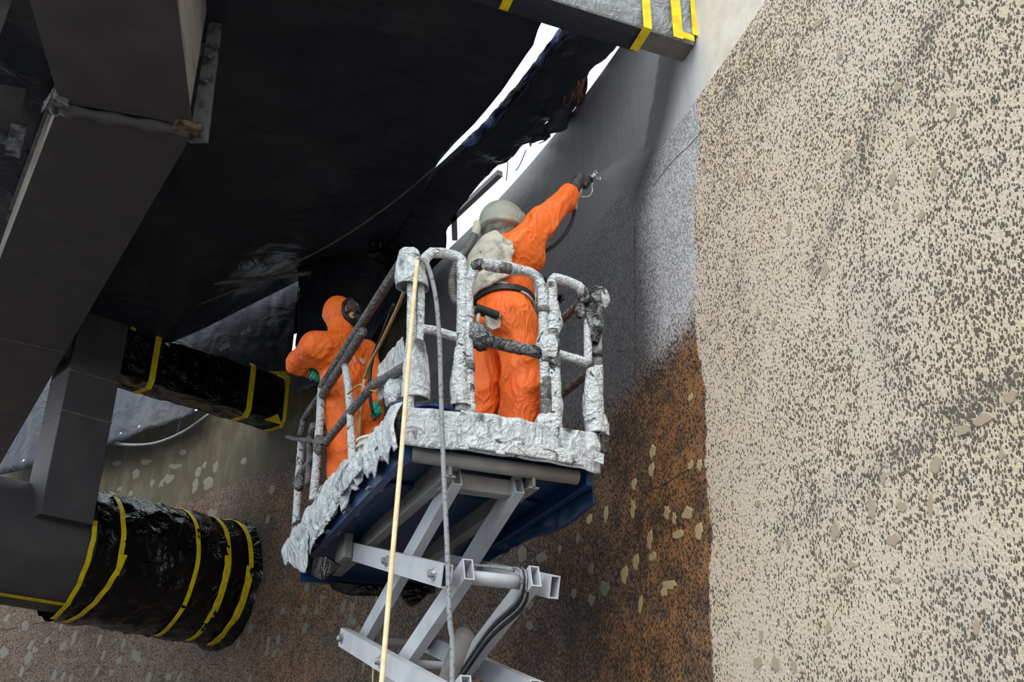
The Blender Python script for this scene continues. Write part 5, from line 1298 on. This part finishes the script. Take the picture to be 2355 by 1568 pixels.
for ank in (aR, aL):
    f0 = np.array([ank[0], ank[1], DZ]); td = np.array([.6, -.7, 0])
    nets(lambda P: np.maximum(union([cone(P, f0 - td * .04 + [0, 0, .06], f0 + td * .16 + [0, 0, .045], .055, .045), cone(P, f0 + [0, 0, .06], f0 + [.0, 0, .16], .058, .062)], .03), DZ - P[:, 2]), f0 + [-.2, -.25, -.01], f0 + [.25, .2, .26], .012).build('boot', 'rubber', w2, True)
# head inside the hood with a face behind the visor
hd2 = K['head'] + fc2 * .005
s2 = np.cross(fc2, [0, 0, 1.0]); s2 /= np.linalg.norm(s2); u2v = np.cross(s2, fc2)
def face(P):
    d = ell(P, hd2, (.088, .088, .108))
    d = smin(d, cone(P, hd2 + fc2 * .085 + u2v * .02, hd2 + fc2 * .105 - u2v * .015, .010, .016), .015)
    d = smin(d, cone(P, hd2 + fc2 * .075 + u2v * .04 - s2 * .04, hd2 + fc2 * .075 + u2v * .04 + s2 * .04, .014, .014), .015)
    for s in (-1, 1): d = smin(d, ell(P, hd2 + fc2 * .078 + s2 * s * .032 + u2v * .018, (.014, .014, .010)), .004)
    return smin(d, cone(P, hd2 + fc2 * .078 - u2v * .045 - s2 * .02, hd2 + fc2 * .078 - u2v * .045 + s2 * .02, .009, .009), .008)
nets(face, hd2 - .16, hd2 + .16, .008).build('face', 'skin', w2, True)
for s in (-1, 1):
    MB().lathe([(.003, 0), (.006, .002), (.003, .005)], hd2 + fc2 * .088 + s2 * s * .032 + u2v * .018, fc2, 10).build('eye', 'rubber', w2)
mk = hd2 + fc2 * .045 - u2v * .015
# mask skirt, lens, nose cup, filter
fr = [mk + s2 * (.088 * math.cos(a)) + u2v * (.112 * math.sin(a) - .004) + fc2 * (.045 - .05 * math.cos(a) ** 2) for a in np.linspace(0, 2 * PI, 49)]
mask = MB().tube(fr, .015, 8, False).build('face_mask', 'rubber', w2, True)
mask['label'] = 'black full face respirator'
nets(lambda P: np.maximum(np.maximum(np.abs(ell(P, mk + fc2 * .01, (.092, .092, .112))) - .004, -((P - mk) @ fc2 - .025)), -((P - mk) @ u2v + .018)), mk - .16, mk + .16, .006).build('visor', 'visor', mask, True)
nets(lambda P: union([np.maximum(ell(P, mk + fc2 * .012 - u2v * .055, (.078, .078, .062)), (P - mk) @ u2v + .008), cone(P, mk + fc2 * .06 - u2v * .055, mk + fc2 * .105 - u2v * .06, .040, .032)], .02), mk - .18, mk + .18, .008).build('nose_cup', 'rubber', mask, True)
MB().lathe([(.026, 0), (.030, .01), (.022, .018)], mk + fc2 * .05 - u2v * .055 - s2 * -.045, fc2 * .6 + s2 * .6, 16).build('exhale_valve', 'tan', mask, True)
MB().lathe([(.04, 0), (.046, .006), (.046, .03), (.038, .04)], mk + fc2 * .09 - u2v * .075 - s2 * .01, fc2 * .9 - u2v * .3, 20).build('filter', 'rubber', mask, True)
# zip trim and badge
zt = [K['neck'] + fc2 * .08 + [0, 0, .03]]
def on_front(px, py):
    d = ray(px, py); t = np.linspace(6.5, 8.2, 400); P = CAM + d * t[:, None]; v = body2(P, True); i = int(np.argmax(v < .006)); return P[i]
zp = [on_front(x, y) for x, y in [(806, 770), (808, 790), (812, 812), (818, 835)]]
MB().tube(smooth_path(zp, .01), .005, 6).build('zip_trim', 'white_trim', w2, True)
bd = [on_front(x, y) - ray(x, y) * .006 for x, y in [(827, 822), (838, 825), (841, 834), (835, 838), (827, 830)]]
MB().prism(bd, -ray(835, 830) * .003).build('chest_badge', 'logo', w2)
# hands
def grip_hand(w, tgt, side, down, m, parent, name='glove'):
    d = tgt - w; d /= np.linalg.norm(d); side = side - d * (side @ d); side /= np.linalg.norm(side)
    up = np.cross(d, side); up = up if up @ down < 0 else -up
    fs = []
    for i, s in enumerate((-.033, -.011, .011, .033)):
        L = (.036, .042, .040, .030)[i]
        fs.append(finger(w + d * .085 + side * s, [d - up * .35, d * .25 - up, -d * .6 - up * .8], [L, .028, .022], .0125))
    fs.append(finger(w + d * .03 - side * .03, [d * .8 - side * .5 - up * .3, d * .9 - up * .5], [.04, .032], .0135))
    nets(lambda P: smin(hand_sdf(P, w, d, up, side, fs), cone(P, w - d * .05, w, .048, .038), .02), w - .17, w + .22, .006).build(name, m, parent, True)
grip_hand(K['rwr'] + [0, 0, .015], rh + [0.06, .0, .02], np.array([.2, 1.0, .3]), np.array([0, 0, -1.0]), 'glove_teal', w2)
grip_hand(K['lwr'], K['lwr'] + np.array([.03, -.06, -.12]), np.array([.9, .3, 0]), np.array([-1.0, 0, 0.]), 'glove_teal', w2)
dcf = K['rwr'] - K['relb']; dcf /= np.linalg.norm(dcf)
MB().tube(line_path([K['rwr'] - dcf * .02, K['rwr'] + dcf * .03], .01), .052, 14, True, .06, 3).build('cuff_tape', 'wrap_dark', w2, True)
